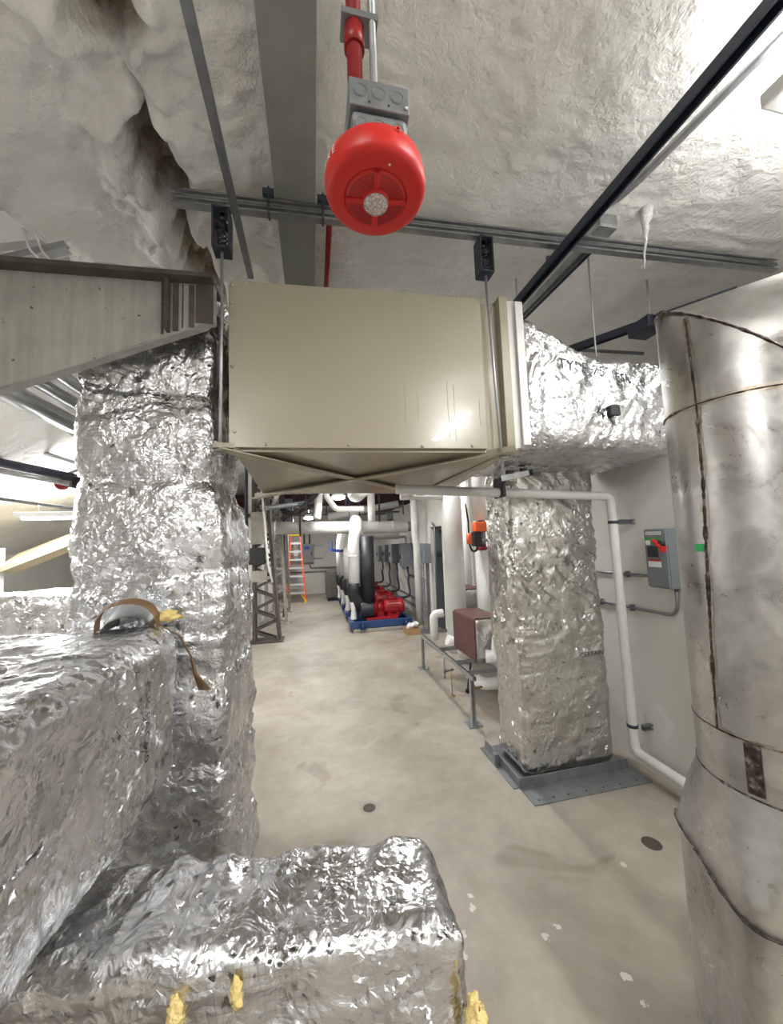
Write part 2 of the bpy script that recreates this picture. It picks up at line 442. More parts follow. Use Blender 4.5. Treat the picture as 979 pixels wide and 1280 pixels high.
def text_on(target, txt, size, origin, right, upv, mat='ink', parent=None, off=.004, name='printed_text', flat=False):
    """lettering printed on a surface: every letter outline is laid on the target's surface"""
    cu = bpy.data.curves.new('lettering', 'FONT'); cu.body = txt; cu.size = size; cu.align_x = 'CENTER'; cu.align_y = 'CENTER'; cu.resolution_u = 3
    to = bpy.data.objects.new('lettering', cu); C.objects.link(to); bpy.context.view_layer.update()
    me = bpy.data.meshes.new_from_object(to.evaluated_get(bpy.context.evaluated_depsgraph_get()))
    right = V(right).normalized(); upv = V(upv).normalized(); nn = right.cross(upv).normalized(); origin = V(origin)
    tree = None
    if target is not None and not flat:
        tw = parent_world(target); tree = BVHTree.FromPolygons([v.co + tw for v in target.data.vertices], [p.vertices for p in target.data.polygons])
    mb = MB()
    lev = 0.
    if tree:
        hs = []
        for v in me.vertices:
            p = origin + right*v.co.x + upv*v.co.y; h = tree.ray_cast(p + nn*.25, -nn)[0]
            if h: hs.append((h-p).dot(nn))
        if hs: hs.sort(); lev = hs[int(len(hs)*.9)] + .001
    for v in me.vertices: mb.v.append(origin + right*v.co.x + upv*v.co.y + nn*lev)
    mb.f = [tuple(p.vertices) for p in me.polygons]; mb.sm = [False]*len(mb.f)
    bpy.data.objects.remove(to); bpy.data.meshes.remove(me)
    o = obj(name, mb, mat, parent)
    if len(txt) > 1: o['kind'] = 'stuff'
    return o

# ================================================================== SETTING
RIDGE = -.78; ZC = 3.95; SL = .46
def roof_z(x): return ZC if x > RIDGE else ZC - SL*(RIDGE-x)
struct('floor', MB().box(-5.3, 4.8, -4.1, 15.05, -.15, 0), 'floor')
def axis(a, b, n0, n1, s1, s2):
    r = list(np.arange(a, n0, s2)) + list(np.arange(n0, n1, s1)) + list(np.arange(n1, b+s2*.5, s2)); r[-1] = b; return r
xs = list(np.arange(-5.25, -2.3, .16)) + list(np.arange(-2.3, -1.15, .025)) + list(np.arange(-1.15, -.42, .0105)) + axis(-.42, 4.75, -.42, 2.6, .026, .16)
ys = axis(-4.05, 15.0, .7, 2.9, .0165, .16)
mb = MB()
torn = []
for y in ys:
    for x in xs:
        z = roof_z(x); P = V((x, y, 0)); near = .4 < y < 3.8
        left = 1. if x < -.2 else .45
        d = .05*noise.noise(P*1.4)*left + .028*noise.noise(P*5)*left + (.013*noise.noise(P*17) if near else 0)*left
        tear = 0
        if near:
            d += (.012*noise.noise(P*30) + .012*(1-2*abs(noise.noise(P*11))))*left
            cx = RIDGE + .02 + .09*noise.noise(V((0, y*2.2, 4))) + .05*noise.noise(V((0, y*6, 1)))
            wd = .10 + .12*noise.noise(V((3, y*2.7, 0))) + .045*noise.noise(V((3, y*8, 0)))
            e = abs(x-cx+.035*noise.noise(V((x*6, y*6, 5)))+.012*noise.noise(V((x*11, y*11, 5))))
            k = (wd-e)/.075; k = max(0., min(1., k)); k = k*k*(3-2*k)
            rub = .06*noise.noise(V((x*7, y*7, 2))) + .03*noise.noise(V((x*13, y*13, 2)))
            d += k*(.24+rub*1.6); tear = k
            if e < .45:
                g = e-wd; d -= .075*math.exp(-((g-.03)/.07)**2)*max(0, 1+1.8*noise.noise(V((x*6, y*6, 7)))+.8*noise.noise(V((x*15, y*15, 7))))
        torn.append(tear)
        mb.v.append(V((x, y, z+d)))
nx = len(xs)
for j in range(len(ys)-1):
    for i in range(nx-1): mb.f.append((j*nx+i, (j+1)*nx+i, (j+1)*nx+i+1, j*nx+i+1)); mb.sm.append(True)
co_ = struct('ceiling', mb, 'ceilfoam')
at_ = co_.data.attributes.new('torn', 'FLOAT', 'POINT'); at_.data.foreach_set('value', [float(t_) for t_ in torn])
struct('wall_back', MB().box(-5.3, 4.8, 14.9, 15.05, 0, 4.2), 'wall')
struct('wall_front', MB().box(-5.3, 4.8, -4.2, -4.05, 0, 4.2), 'wall')
struct('wall_left', MB().box(-5.35, -5.2, -4.1, 15, 0, 2.3), 'wall')
struct('wall_far_right', MB().box(4.7, 4.85, -4.1, 15, 0, 4.2), 'wall')
mb = MB().box(2.62, 2.74, -4.05, 7.2, 0, 2.95).box(2.62, 2.74, 8.0, 14.9, 0, 2.95).box(2.62, 2.74, 7.2, 8.0, 2.25, 2.95)
struct('wall_right', mb, 'wall')
struct('wall_partition', MB().box(-1.45, -1.33, 8.9, 14.9, 0, 3.6), 'wall')
# doorway on the right with its frame; dark panel stands for the shaded opening
d1 = struct('doorway_1', MB().box(2.67, 2.71, 7.22, 7.98, .01, 2.2), 'dark')
struct('door_frame', MB().box(2.575, 2.66, 7.14, 7.22, 0, 2.3).box(2.575, 2.66, 7.98, 8.2, 0, 2.3).box(2.575, 2.66, 7.22, 7.98, 2.2, 2.3), 'wall', d1)
struct('door_closer', MB().box(2.60, 2.67, 7.4, 7.62, 1.55, 1.65).box(2.60, 2.67, 7.4, 7.55, 2.05, 2.13), 'black', d1)

# ------------------------------------------------------------------ ceiling steel
o = tag(obj('ceiling_beam', MB().box(-.175, .045, -4, 14.9, 3.83, 3.85).box(-.165, .035, -4, 14.9, 3.85, 4.0), 'ceil_beam', bevel=.004),
    'grey-green steel beam let into the foam ceiling, running away over the beige box', 'beam')

# main trapeze strut carrying the beige box
st = thing('strut_rail', 'galvanised double strut channel across the ceiling above the beige box', 'strut', (-.7, 2.0, 3.74))
def zs(x): return 3.735 + (x+.7)*.036
a, b = (-.7, 2.0), (3.5, 2.0)
obj('lower_channel', MB().channel((-.7, 2., zs(-.7)), (3.5, 2., zs(3.5)), (0,1,0), .041, .041, True), 'galv', st)
obj('upper_channel', MB().channel((-.7, 2., zs(-.7)+.043), (3.5, 2., zs(3.5)+.043), (0,1,0), .041, .041, True), 'galv', st)
for x in (-.21, .085):
    z = zs(x)
    obj('beam_clamp', MB().tube([(x, 1.965, z+.115), (x, 1.965, z-.03), (x, 2.035, z-.03), (x, 2.035, z+.115)], .006, 8, .03).box(x-.03, x+.03, 1.955, 2.045, z+.066, z+.10), 'dark', st)

def spring_hanger(x, label):
    z0 = zs(x)-.022
    t = thing('spring_hanger', label, 'hanger', (x, 2.0, z0), 'spring hangers above the beige box')
    h = MB().box(x-.043, x+.043, 1.955, 2.045, z0-.02, z0-.012)
    for q in (-1, 1): h.box(x+q*.04-.004, x+q*.04+.004, 1.955, 2.045, z0-.235, z0-.012)
    h.box(x-.043, x+.043, 1.955, 2.045, z0-.245, z0-.235)
    obj('housing', h, 'dark', t)
    mb = MB(); pts = [(x+.022*math.cos(a_*PI/5), 2.0+.022*math.sin(a_*PI/5), z0-.225+a_*.0026) for a_ in range(42)]
    obj('spring', mb.tube(pts, .005, 6), 'dark', t)
    obj('rubber_cup', MB().lathe((x, 2.0, z0-.115), (0,0,1), [(0,0),(.03,0),(.034,.02),(.02,.05),(0,.05)], 16), 'black', t)
    for dz in (.07, .02): obj('nut', MB().cyl((x, 2.0, z0-dz), (x, 2.0, z0-dz+.02), .014, 6), 'rod', t)
    return t
spring_hanger(-.452, 'black spring hanger above the left top corner of the beige box')
spring_hanger(1.075, 'black spring hanger above the right top corner of the beige box')
def threaded(p0, p1, label, r=.0085, wash=None, nuts=()):
    t = thing('threaded_rod', label, 'rod', p1)
    obj('shaft', MB().cyl(p0, p1, r, 10), 'rod', t)
    for z in nuts:
        obj('nut', MB().cyl((p1[0], p1[1], z), (p1[0], p1[1], z+.018), .02, 6), 'galv', t)
        obj('washer', MB().cyl((p1[0], p1[1], z+.018), (p1[0], p1[1], z+.023), .028, 16), 'galv', t)
    return t
threaded((-.452, 2.0, 3.63), (-.452, 1.965, 2.31), 'long threaded rod holding the left side of the beige box', nuts=(2.352,))
threaded((1.075, 2.0, 3.66), (1.1, 1.965, 2.27), 'long threaded rod holding the right side of the beige box', nuts=(2.365,))

o = obj('steel_angle', MB().box(-.395, -.36, .2, 2.45, 3.672, 3.682).box(-.365, -.36, .2, 2.45, 3.682, 3.706), 'galv_dull')
tag(o, 'grey steel bar running under the strut towards the box at its left end', 'bar')
t = thing('black_strut', 'black painted strut running along the ceiling at right, below the galvanised rail', 'strut', (1.62, .3, 3.70))
obj('channel', MB().channel((1.62, .3, 3.735), (1.60, 2.62, 3.735), (0,0,1), .062, .05), 'dark', t)
for y in (.75, 2.5): obj('hanger_rod', MB().cyl((1.61, y, 3.75), (1.61, y, 4.0), .006, 8), 'rod', t)
tag(obj('conduit', MB().tube([(1.98, .3, 3.92), (1.86, 1.2, 3.88), (1.80, 1.62, 3.86), (1.80, 1.9, 3.95)], .022, 12, .1), 'galv'),
    'pale grey conduit on the bright foam ceiling beside the black strut', 'conduit')
t = thing('short_strut', 'galvanised strut beside the far end of the black strut, right of the box', 'strut', (1.8, 2.1, 3.8))
obj('channel', MB().channel((1.86, 2.03, 3.86), (1.80, 3.4, 3.86), (0,0,1), .06, .05), 'galv', t)
obj('edge_lip', MB().bar((1.9, 2.03, 3.84), (1.84, 3.4, 3.84), .012, .03), 'dark', t)
tag(obj('strut_bracket', MB().box(1.82, 1.95, 1.86, 1.94, 3.86, 3.875).box(1.82, 1.95, 1.86, 1.868, 3.875, 3.95), 'galv', bevel=.002), 'small galvanised bracket screwed to the foam above the strut rail', 'bracket')
# sprinkler
t = thing('sprinkler_head', 'small sprinkler head hanging from foam just left of the black strut', 'sprinkler', (1.72, 2.25, 3.88))
obj('escutcheon', MB().lathe((1.72, 2.25, 3.99), (0,0,-1), [(.0,0),(.03,.0),(.045,.03),(.045,.04),(0,.04)], 20), 'galv', t)
obj('nozzle', MB().cyl((1.72, 2.25, 3.96), (1.72, 2.25, 3.86), .014, 10).cyl((1.72, 2.25, 3.86), (1.72, 2.25, 3.852), .03, 16), 'galv_dull', t)
# foam drip
mb = MB(); pts = []; rs = []
for i in range(16):
    f = i/15; pts.append((2.12-.04*f+.01*noise.noise(V((f*6,0,0))), 1.80+.02*f, 3.97-.40*f)); rs.append((.035*(1-f)**2+.004) * (1+.5*noise.noise(V((f*9,2,0)))))
tag(obj('foam_drip', mb.tube(pts, .02, 12, rs=rs), 'foam'), 'thin drip of hardened spray foam hanging from the ceiling at right', 'foam')
# hanging rod of the foil duct
threaded((2.02, 2.2, 4.0), (2.02, 2.2, 3.18), 'thin grey rod dropping from the ceiling into the foil-wrapped duct', r=.006)
t = thing('ceiling_hanger_frame', 'dark clamped strut frame on the ceiling left of the steel pipe elbow', 'hanger', (2.75, 2.3, 3.5))
obj('strut', MB().channel((2.2, 3.1, 3.62), (3.1, 2.0, 3.66), (0,0,1), .06, .06), 'dark', t)
obj('clamp', MB().box(2.6, 2.78, 2.28, 2.48, 3.52, 3.62).box(2.64, 2.74, 2.2, 2.3, 3.48, 3.60), 'dark', t, bevel=.008)
obj('rod', MB().cyl((2.7, 2.35, 3.6), (2.7, 2.35, 4.0), .008, 8), 'rod', t)
tag(obj('pipe', MB().tube([(1.5, 2.9, 3.62), (3.2, 2.9, 3.66)], .016, 10), 'galv_dull'), 'thin grey pipe crossing behind the foil duct below the ceiling', 'pipe')

# red conduit + strobe
t = thing('red_conduit', 'red painted fire alarm conduit running along the ceiling above the red strobe', 'conduit', (.1, .3, 2.8))
rp = [(.085, -.6, 3.0), (.085, .50, 2.90), (.10, .575, 2.86), (.10, .60, 2.68)]
obj('pipe', MB().tube([(.085, .575, 2.665), (.085, .575, 3.9)], .0135, 14), 'redpipe', t)
obj('coupling', MB().cyl((.085, .575, 2.76), (.085, .575, 2.80), .018, 14), 'redpipe', t)
obj('strap', MB().box(.062, .125, .555, .595, 2.80, 2.812).cyl((.117, .56, 2.806), (.117, .59, 2.806), .006, 8), 'galv_dull', t)
tag(obj('conduit', MB().tube([(.115, .56, 2.665), (.115, .575, 3.88)], .0065, 10), 'galv'), 'thin galvanised conduit beside the red conduit, entering the steel box', 'conduit')
tag(obj('red_pipe', MB().tube([(.13, 2.0, 3.88), (.13, 2.9, 3.88), (.13, 6, 3.88)], .018, 10), 'redpipe'), 'thin red pipe seen between the ceiling rail and the top of the beige box', 'pipe')

bx0, bx1, by0, by1 = .07, .172, .545, .655
t = thing('junction_box', 'galvanised four-gang junction box with round knockouts above the red strobe', 'electrical box', (.12, .6, 2.575))
obj('upper_box', MB().box(bx0, bx1, by0, by1, 2.618, 2.668), 'galv_dull', t, bevel=.002)
obj('lower_box', MB().box(bx0+.003, bx1-.003, by0+.004, by1-.004, 2.558, 2.615), 'galv_dull', t, bevel=.008)
for zc, yy in ((2.645, by0), (2.59, by0+.004)):
    for i in range(3):
        x = .088 + i*.031
        obj('knockout', MB().lathe((x, yy+.0005, zc), (0,-1,0), [(.0,.0012),(.0092,.0012),(.0098,.0004),(.0108,.0004),(.0116,.0016),(.0124,.0)], 24, False), 'galv_dull', t)
for x in (.103, .136): obj('screw_hole', MB().cyl((x, by0-.0006, 2.627), (x, by0+.001, 2.627), .002, 8), 'black', t)
obj('screw', MB().lathe((.165, by0-.001, 2.628), (0,-1,0), [(.0035,0),(.003,.002),(0,.0025)], 10), 'galv', t)
# strobe: axis points down, tilted to the viewer
sc_ = V((.118, .595, 2.556)); ax = V((0.0, .0, -1)).normalized()
t = thing('alarm_strobe', 'round red ceiling fire alarm speaker strobe with a clear lens, hanging under its box', 'alarm', tuple(sc_))
prof = [(.0, -.004), (.066, -.004), (.079, .0), (.0855, .008), (.0885, .024), (.088, .038), (.0855, .045), (.080, .0495), (.071, .0515), (.0575, .0525), (.0550, .0525), (.053, .0485), (.051, .0545), (.0, .0545)]
body = obj('housing', MB().lathe(sc_, ax, prof, 64), 'red', t)
u_ = ax.orthogonal().normalized(); u_ = V((1,0,0)); w_ = ax.cross(u_).normalized()
gm = MB(); rng = []
for ri in range(7):
    rr = .0265 + ri*.0035; cnt = int(2*PI*rr/.0036)
    for k in range(cnt):
        a_ = 2*PI*k/cnt; da = min(abs((a_ - PI*.5*q - .12 + PI) % (2*PI) - PI) for q in range(4))
        if da*rr < .0055: continue
        c = sc_ + ax*.0546 + (u_*math.cos(a_) + w_*math.sin(a_))*rr
        gm.cyl(c, c+ax*.0004, .0010, 6)
g = obj('grille_holes', gm, 'black', t); g['kind'] = 'stuff'
sp = MB()
for q in range(4):
    a_ = PI*.5*q + .12; d_ = u_*math.cos(a_) + w_*math.sin(a_)
    sp.bar(sc_+ax*.0552+d_*.018, sc_+ax*.0552+d_*.0525, .010, .003, ax)
obj('grille_spokes', sp, 'red', t)
obj('lens_ring', MB().lathe(sc_, ax, [(.0235,.052),(.0235,.060),(.0215,.061),(.0215,.052)], 32), 'red', t)
obj('strobe_lens', MB().lathe(sc_, ax, [(.0215,.052),(.0215,.0625),(.018,.067),(.011,.070),(.0,.0715)], 32), 'dome', t)
lp = sc_ + ax*.012 + V((.022, -.0835, 0)); obj('hanging_loop', MB().lathe(lp, V((0,-1,0)), [(.0025,0),(.0025,.002),(.0048,.002),(.0048,0)], 16), 'red', t)
lm = MB().cyl(sc_+ax*.050+V((.012,-.064,.0)), sc_+ax*.0525+V((.012,-.064,.0)), .002, 6); obj('indicator_dot', lm, 'label', t)
a0 = math.radians(198)
for i, ch in enumerate('FIRE'):
    a_ = a0 + (i-1.5)*.16
    rd = u_*math.cos(a_) - w_*(-1)*math.sin(a_)*(-1)
    rd = V((math.cos(a_), math.sin(a_), 0)); p = sc_ + ax*.024 + rd*.0893
    text_on(None, ch, .017, p, V((-math.sin(a_), math.cos(a_), 0)), V((0,0,1)), 'label', t, flat=True, name='letter')

# ================================================================== BEIGE BOX
bt = thing('air_handling_box', 'large glossy beige sheet metal box hanging under the ceiling rail', 'duct box', (.35, 2.6, 2.3))
x0, x1 = -.42, 1.03
body = MB().hexa([(x0+.02, 2.03, 2.40), (1.2, 2.03, 2.42), (x0+.02, 3.2, 2.335), (1.2, 3.2, 2.335), (x0+.02, 2.03, 3.31), (1.2, 2.03, 3.37), (x0+.02, 3.2, 3.31), (1.2, 3.2, 3.37)])
obj('body', body, 'beige', bt, bevel=.003)
obj('front_panel', MB().hexa([(x0, 2.0, 2.415), (x1, 2.0, 2.435), (x0, 2.03, 2.415), (x1, 2.03, 2.435), (x0, 2.0, 3.33), (x1, 2.0, 3.38), (x0, 2.03, 3.33), (x1, 2.03, 3.38)]), 'beige', bt, bevel=.004)
obj('end_flange', MB().box(1.14, 1.205, 1.985, 3.22, 2.42, 2.44).box(1.15, 1.205, 1.985, 2.03, 2.42, 3.40).box(1.15, 1.205, 2.03, 3.2, 3.38, 3.40), 'beige_frame', bt, bevel=.003)
for (x, z) in [(-.40,3.295),(-.33,3.32),(.1,3.335),(.5,3.35),(.88,3.36),(-.405,3.2),(-.40,2.85),(-.39,2.5),(-.23,2.435),(.2,2.44),(.62,2.44),(.93,2.45)]:
    obj('screw', MB().lathe((x, 1.997, z), (0,-1,0), [(.008,0),(.0075,.003),(.004,.006),(0,.006)], 10), 'galv', bt)
for x, z0, z1 in ((.53,2.56,2.88),(.605,2.60,2.77),(.79,2.50,2.85),(.83,2.48,2.83),(.99,2.58,2.75)):
    n_ = int((z1-z0)/.006); pp = [(x+.004*noise.noise(V((k*.5, x*40, 0))), 2.0, z0+k*.006) for k in range(n_)]
    obj('paint_drip', MB().tube(pp, .003, 6, rs=[.0012+.0028*abs(noise.noise(V((k*.55, x*70, 3)))) for k in range(n_)]), 'beige', bt)
def flange(a, b, label=None, flip=1): return obj('brace', MB().angle(a, b, .075, .045, .006, (0,0,1), flip), 'beige_frame', bt)
flange((-.475, 1.93, 2.378), (.96, 3.22, 2.312))
flange((1.165, 1.93, 2.39), (-.47, 3.22, 2.292), flip=-1)
obj('lower_rail', MB().angle((-.48, 1.945, 2.39), (-.38, 1.945, 2.39), .04, .03), 'beige_frame', bt)
obj('brace_end', MB().angle((.96, 3.22, 2.315), (1.18, 2.1, 2.41), .05, .03), 'beige_frame', bt)
obj('collar', MB().hexa([(1.2, 2.04, 2.44), (1.29, 2.04, 2.46), (1.2, 3.2, 2.44), (1.29, 3.2, 2.46), (1.2, 2.04, 3.41), (1.29, 2.04, 3.42), (1.2, 3.2, 3.41), (1.29, 3.2, 3.42)]), 'whitepaint', bt, bevel=.003)

# ================================================================== FOIL DUCTS
# duct leaving the box to the right, tapering, towards the wall
def hw(p, i, n):
    t = min(1, max(0, (p.x-1.3)/.55)); t = t*t*(3-2*t)
    top = 3.36*(1-t) + 3.10*t; 
    f = (p.z-2.43)/(3.36-2.43); bot = 2.45
    if p.x > 1.3: p.z = bot + (top-bot)*f
    return p
hd = thing('crossover_duct', 'foil-wrapped horizontal duct from the beige box into the right wall', 'duct', (1.9, 2.6, 2.45))
hdo = obj('foil_wrap', foil_box(1.28, 2.59, 2.02, 3.15, 2.43, 3.36, .13, .017, .022, 3, hw, (0, .38, .018, .4), (1, 1, 1), [((.25,0,1), .011, None)], .06), 'foil', hd)
obj('tape_band', MB().box(1.28, 1.33, 2.015, 2.025, 2.47, 3.40), 'whitepaint', hd)
text_on(hdo, 'TYPE 75', .10, (1.72, 1.95, 2.98), (1, 0, -.12), (0, 0, 1), 'ink', hd)
text_on(hdo, 'FSK 16', .085, (2.1, 1.95, 2.93), (1, 0, -.12), (0, 0, 1), 'ink', hd)
# hanger bracket on it
t = thing('duct_bracket', 'small black bracket with a bolt on the foil duct', 'bracket', (1.93, 2.0, 2.66))
obj('plate', MB().box(1.89, 1.96, 1.97, 2.04, 2.665, 2.735), 'black', t, bevel=.004)
obj('bolt', MB().cyl((1.925, 1.99, 2.70), (1.925, 1.99, 2.60), .007, 8).cyl((1.925,1.99,2.65),(1.925,1.99,2.665),.014,6), 'galv', t)

rd = thing('floor_duct', 'tall foil-wrapped duct standing on a metal base plate by the right wall', 'duct', (1.95, 2.95, 0))
def rw(p, i, n):
    p.x += .012*math.sin(p.z*3.1); return p
rdo = obj('foil_wrap', foil_box(1.585, 2.40, 2.76, 3.22, .03, 2.52, .07, .018, .011, 5, rw, (2, .42, .006, .2), (1, 1, 1), [((1,.2,-.85), .012, lambda p: p[2] > 1.1), ((1,.4,-.12), .008, lambda p: p[2] <= 1.25)], .055), 'foil_soft', rd)
text_on(rdo, 'CERTAIN', .055, (2.24, 2.7, .92), (1, 0, .03), (0, 0, 1), 'ink', rd)
bp = MB().box(1.50, 2.50, 2.52, 3.3, .001, .008)
obj('base_plate', bp, 'galv_dull', rd)
obj('base_angle', MB().box(1.50, 2.47, 2.715, 2.722, .008, .075).box(1.50, 1.507, 2.722, 3.3, .008, .075).box(1.45,1.50,2.72,3.3,.001,.008), 'galv_dull', rd, bevel=.001)
for x in (1.56, 1.68, 1.8, 1.95, 2.1, 2.25, 2.4): obj('rivet', MB().lathe((x, 2.56, .008), (0,0,1), [(.008,0),(.006,.004),(0,.005)], 8), 'dark', rd)
obj('corner_bracket', MB().box(1.455, 1.50, 3.02, 3.07, .008, .09), 'galv_dull', rd, bevel=.003)

# left column duct
def cw(p, i, n):
    z = p.z
    f = max(0, min(1, (2.3-z)/.5)); f = f*f*(3-2*f)
    u = (p.x+1.12)/.62
    g = max(0, min(1, (1.9-z)/1.4))
    p.x = -1.13 - .03*g + u*(.63 + .07*f + .05*g*(p.y-1.9) + .02*g)
    if z > 2.95: p.y += (z-2.95)*.12
    return p
cd = thing('tall_left_duct', 'tall foil-wrapped vertical duct left of the beige box', 'duct', (-.8, 2.35, 0))
cdo = obj('foil_wrap', foil_box(-1.12, -.50, 2.02, 2.72, 0.0, 3.42, .06, .016, .013, 11, cw, (2, .47, .032, .7), (1, 1, 1.1), [((1,.5,.1), .011, None)], .075), 'foil', cd)
# main horizontal duct, near left
ld = thing('near_left_duct', 'big foil-wrapped horizontal duct at lower left, butting on the tall duct', 'duct', (-1.1, 1.2, .9))
def lw(p, i, n):
    if p.z < 1.2: p.z += .05*noise.noise(V((p.x*2, p.y*3, 1)))
    return p
ldo = obj('foil_wrap', foil_box(-1.95, -.635, -.25, 1.96, .92, 1.55, .085, .0145, .016, 21, lw, (1, .55, .012, .1), (1, 1, 1), [((.3,.45,-1), .015, lambda p: p[2] < 1.5), ((1,.4,0), .010, lambda p: p[2] >= 1.5)], .065), 'foil_near', ld)
text_on(ldo, 'FSK FACED', .06, (-.55, 1.63, 1.25), (0, 0, -1), (0, 1, 0), 'ink', ld)
# tear at the joint showing the sheet metal collar and wool
tr = MB(); n = 26
for i in range(n+1):
    a_ = PI*i/n; x = -.80 - .11*math.cos(a_); z = 1.545 + .12*max(0,math.sin(a_))**.7
    for k, (dy, dz) in enumerate(((-.16, 0), (-.06, .008), (.05, .004))): tr.v.append(V((x, 2.0+dy, z*1. - (0 if k else .0) + dz - .05*(k == 0))))
for i in range(n):
    for k in range(2): tr.f.append((i*3+k, (i+1)*3+k, (i+1)*3+k+1, i*3+k+1)); tr.sm.append(True)
obj('sheet_metal_collar', tr, 'galv', ld)
kr = MB(); 
for i in range(n+1):
    a_ = PI*i/n; x = -.80 - .12*math.cos(a_); z = 1.55 + .128*max(0,math.sin(a_))**.7; wv_ = .012*noise.noise(V((i*.6, 3, 1)))
    for dy, dz in ((-.17+wv_, -.006), (-.165+wv_, .006+wv_), (-.12, .012)): kr.v.append(V((x, 2.0+dy, z+dz)))
for i in range(n):
    for k in range(2): kr.f.append((i*3+k, (i+1)*3+k, (i+1)*3+k+1, i*3+k+1)); kr.sm.append(True)
obj('torn_paper_edge', kr, 'jacket', ld, label='torn brown paper edge of the foil wrap')
fl = MB(); pr_ = [(-.67,1.86,1.57),(-.585,1.84,1.52),(-.535,1.83,1.43),(-.515,1.82,1.36),(-.47,1.80,1.29)]
wd_ = [.008,.012,.010,.018,.045]
for p, ww in zip(pr_, wd_): fl.v += [V(p)+V((-ww*.6, 0, 0)), V(p)+V((ww*.6, -.012, 0))]
for i in range(4): fl.f.append((2*i, 2*i+1, 2*i+3, 2*i+2)); fl.sm.append(True)
fo = obj('hanging_paper_flap', fl, 'jacket', ld, label='brown paper flap hanging from the torn joint'); so = fo.modifiers.new('s','SOLIDIFY'); so.thickness = .003
tuft('wool_tuft', (-.66, 1.90, 1.60), .038, ld, 4, (1.4, .8, .6))
# low duct in front
nd = thing('low_front_duct', 'foil-wrapped duct end in the foreground with torn spots of yellow wool', 'duct', (-.5, 1.2, .2))
def nw(p, i, n):
    p.y -= .13*(p.x-.38); p.z -= .02*max(0, p.x)
    return p
ndo = obj('foil_wrap', foil_box(-1.75, .405, 1.07, 1.44, .12, .815, .07, .0125, .013, 31, nw, (0, .7, .008, .5), (1, 1, 1), [((.5,1,0), .010, lambda p: p[2] > .74), ((1,0,.25), .010, lambda p: p[2] <= .74)], .065), 'foil_near', nd)
tuft('wool_tuft', (.40, 1.03, .60), .05, nd, 2, (.6, .6, 1.5))
tuft('wool_tuft', (-.22, 1.145, .725), .033, nd, 7, (.45, .35, 1.3))
tuft('wool_tuft', (-.37, 1.16, .70), .035, nd, 9, (.6, .4, 1.2))
obj('pin_cap', MB().lathe((-.02, 1.15, .815), (0,0,1), [(.012,0),(.01,.006),(0,.007)], 12), 'label', nd)
for (x, y) in ((-.6, 1.3), (.2, 1.25), (-1.5, 1.5)): obj('support_leg', MB().channel((x, y, .0), (x, y, .2), (0,1,0)), 'galv', nd)
# far left duct
fd = thing('far_left_duct', 'foil-wrapped horizontal duct in the far left, beyond the tall duct', 'duct', (-3, 4.5, .9))
obj('foil_wrap', foil_box(-4.6, -1.7, 4.2, 4.85, .9, 1.52, .12, .035, .02, 41, None, (0, .5, .014, .1), (1,1,1), None, .06), 'foil', fd)
obj('support_frame', MB().box(-4.2, -4.15, 4.25, 4.8, 0, .93).box(-2.2, -2.15, 4.25, 4.8, 0, .93), 'galv_dull', fd)

# ================================================================== STEEL PIPE, RIGHT
D = 1.85; AZ = math.radians(56.7); SC = V((D*math.sin(AZ), D*math.cos(AZ), 0)); SR = .235
def surf(azd, z, r=SR, off=0.):
    a_ = math.radians(azd); dd = a_-AZ; s_ = r*r-(D*math.sin(dd))**2; t_ = D*math.cos(dd) - math.sqrt(max(s_, 0))
    p = V((t_*math.sin(a_), t_*math.cos(a_), z)); n_ = (V((p.x, p.y, 0))-SC).normalized(); return p + n_*off
sp_ = thing('steel_duct', 'large bare stainless steel exhaust duct with burnt weld seams at the right edge', 'duct', (SC.x, SC.y, 0))
N = 72; bd = V((.64, -.77, 0)).normalized(); zc = 2.53
mb = MB(); K = []
def ring(fn):
    k = len(mb.v)
    for j in range(N):
        a_ = 2*PI*j/N; mb.v.append(fn(a_))
    K.append(k)
def rnd(z, r, sq=0., rot=0.):
    def fn(a_):
        c_, s_ = math.cos(a_-rot), math.sin(a_-rot); e = 2+sq; rr = r/((abs(c_)**e+abs(s_)**e)**(1/e))
        return V((SC.x+rr*math.cos(a_), SC.y+rr*math.sin(a_), z))
    return fn
rot = math.radians(-28)
for z, r, s_ in [(.0,.262,5),(.4,.262,5),(.75,.262,5),(.76,.272,5),(.83,.262,3),(.95,.250,1.2),(1.07,SR,0)]: ring(rnd(z, r, s_, rot))
for z in (1.075, 1.24, 1.245, 1.8, 2.34): ring(rnd(z, SR))
def mit(a_):
    p = V((SR*math.cos(a_), SR*math.sin(a_), 0)); return V((SC.x+p.x, SC.y+p.y, zc - p.dot(bd)))
ring(mit)
bz = V((bd.x, bd.y, .02)).normalized()
for L in (.3, 1.0):
    def far(a_, L=L):
        p = mit(a_); k = L - (p-V((SC.x, SC.y, zc))).dot(bd); return p + bz*k
    ring(far)
for k0, k1 in zip(K, K[1:]):
    for j in range(N): mb.f.append((k0+j, k0+(j+1) % N, k1+(j+1) % N, k1+j)); mb.sm.append(True)
mb.f.append(tuple(K[-1]+j for j in range(N))); mb.sm.append(False)
obj('shell', mb, 'steel', sp_)
def seam(pts, r=.0045, closed=False, heat=.03, n=8):
    m2 = MB(); q = []
    for i in range(len(pts)-1):
        k = max(1, int((pts[i+1]-pts[i]).length/.006))
        for j in range(k): q.append(pts[i].lerp(pts[i+1], j/k))
    q.append(pts[-1]); rs = [r*.72*(.8+.9*abs(noise.noise(p*40))+(.7 if noise.noise(p*13) > .3 else 0)) for p in q]
    m2.tube(q, r, 6, rs=rs); return obj('weld_seam', m2, 'weld', sp_)
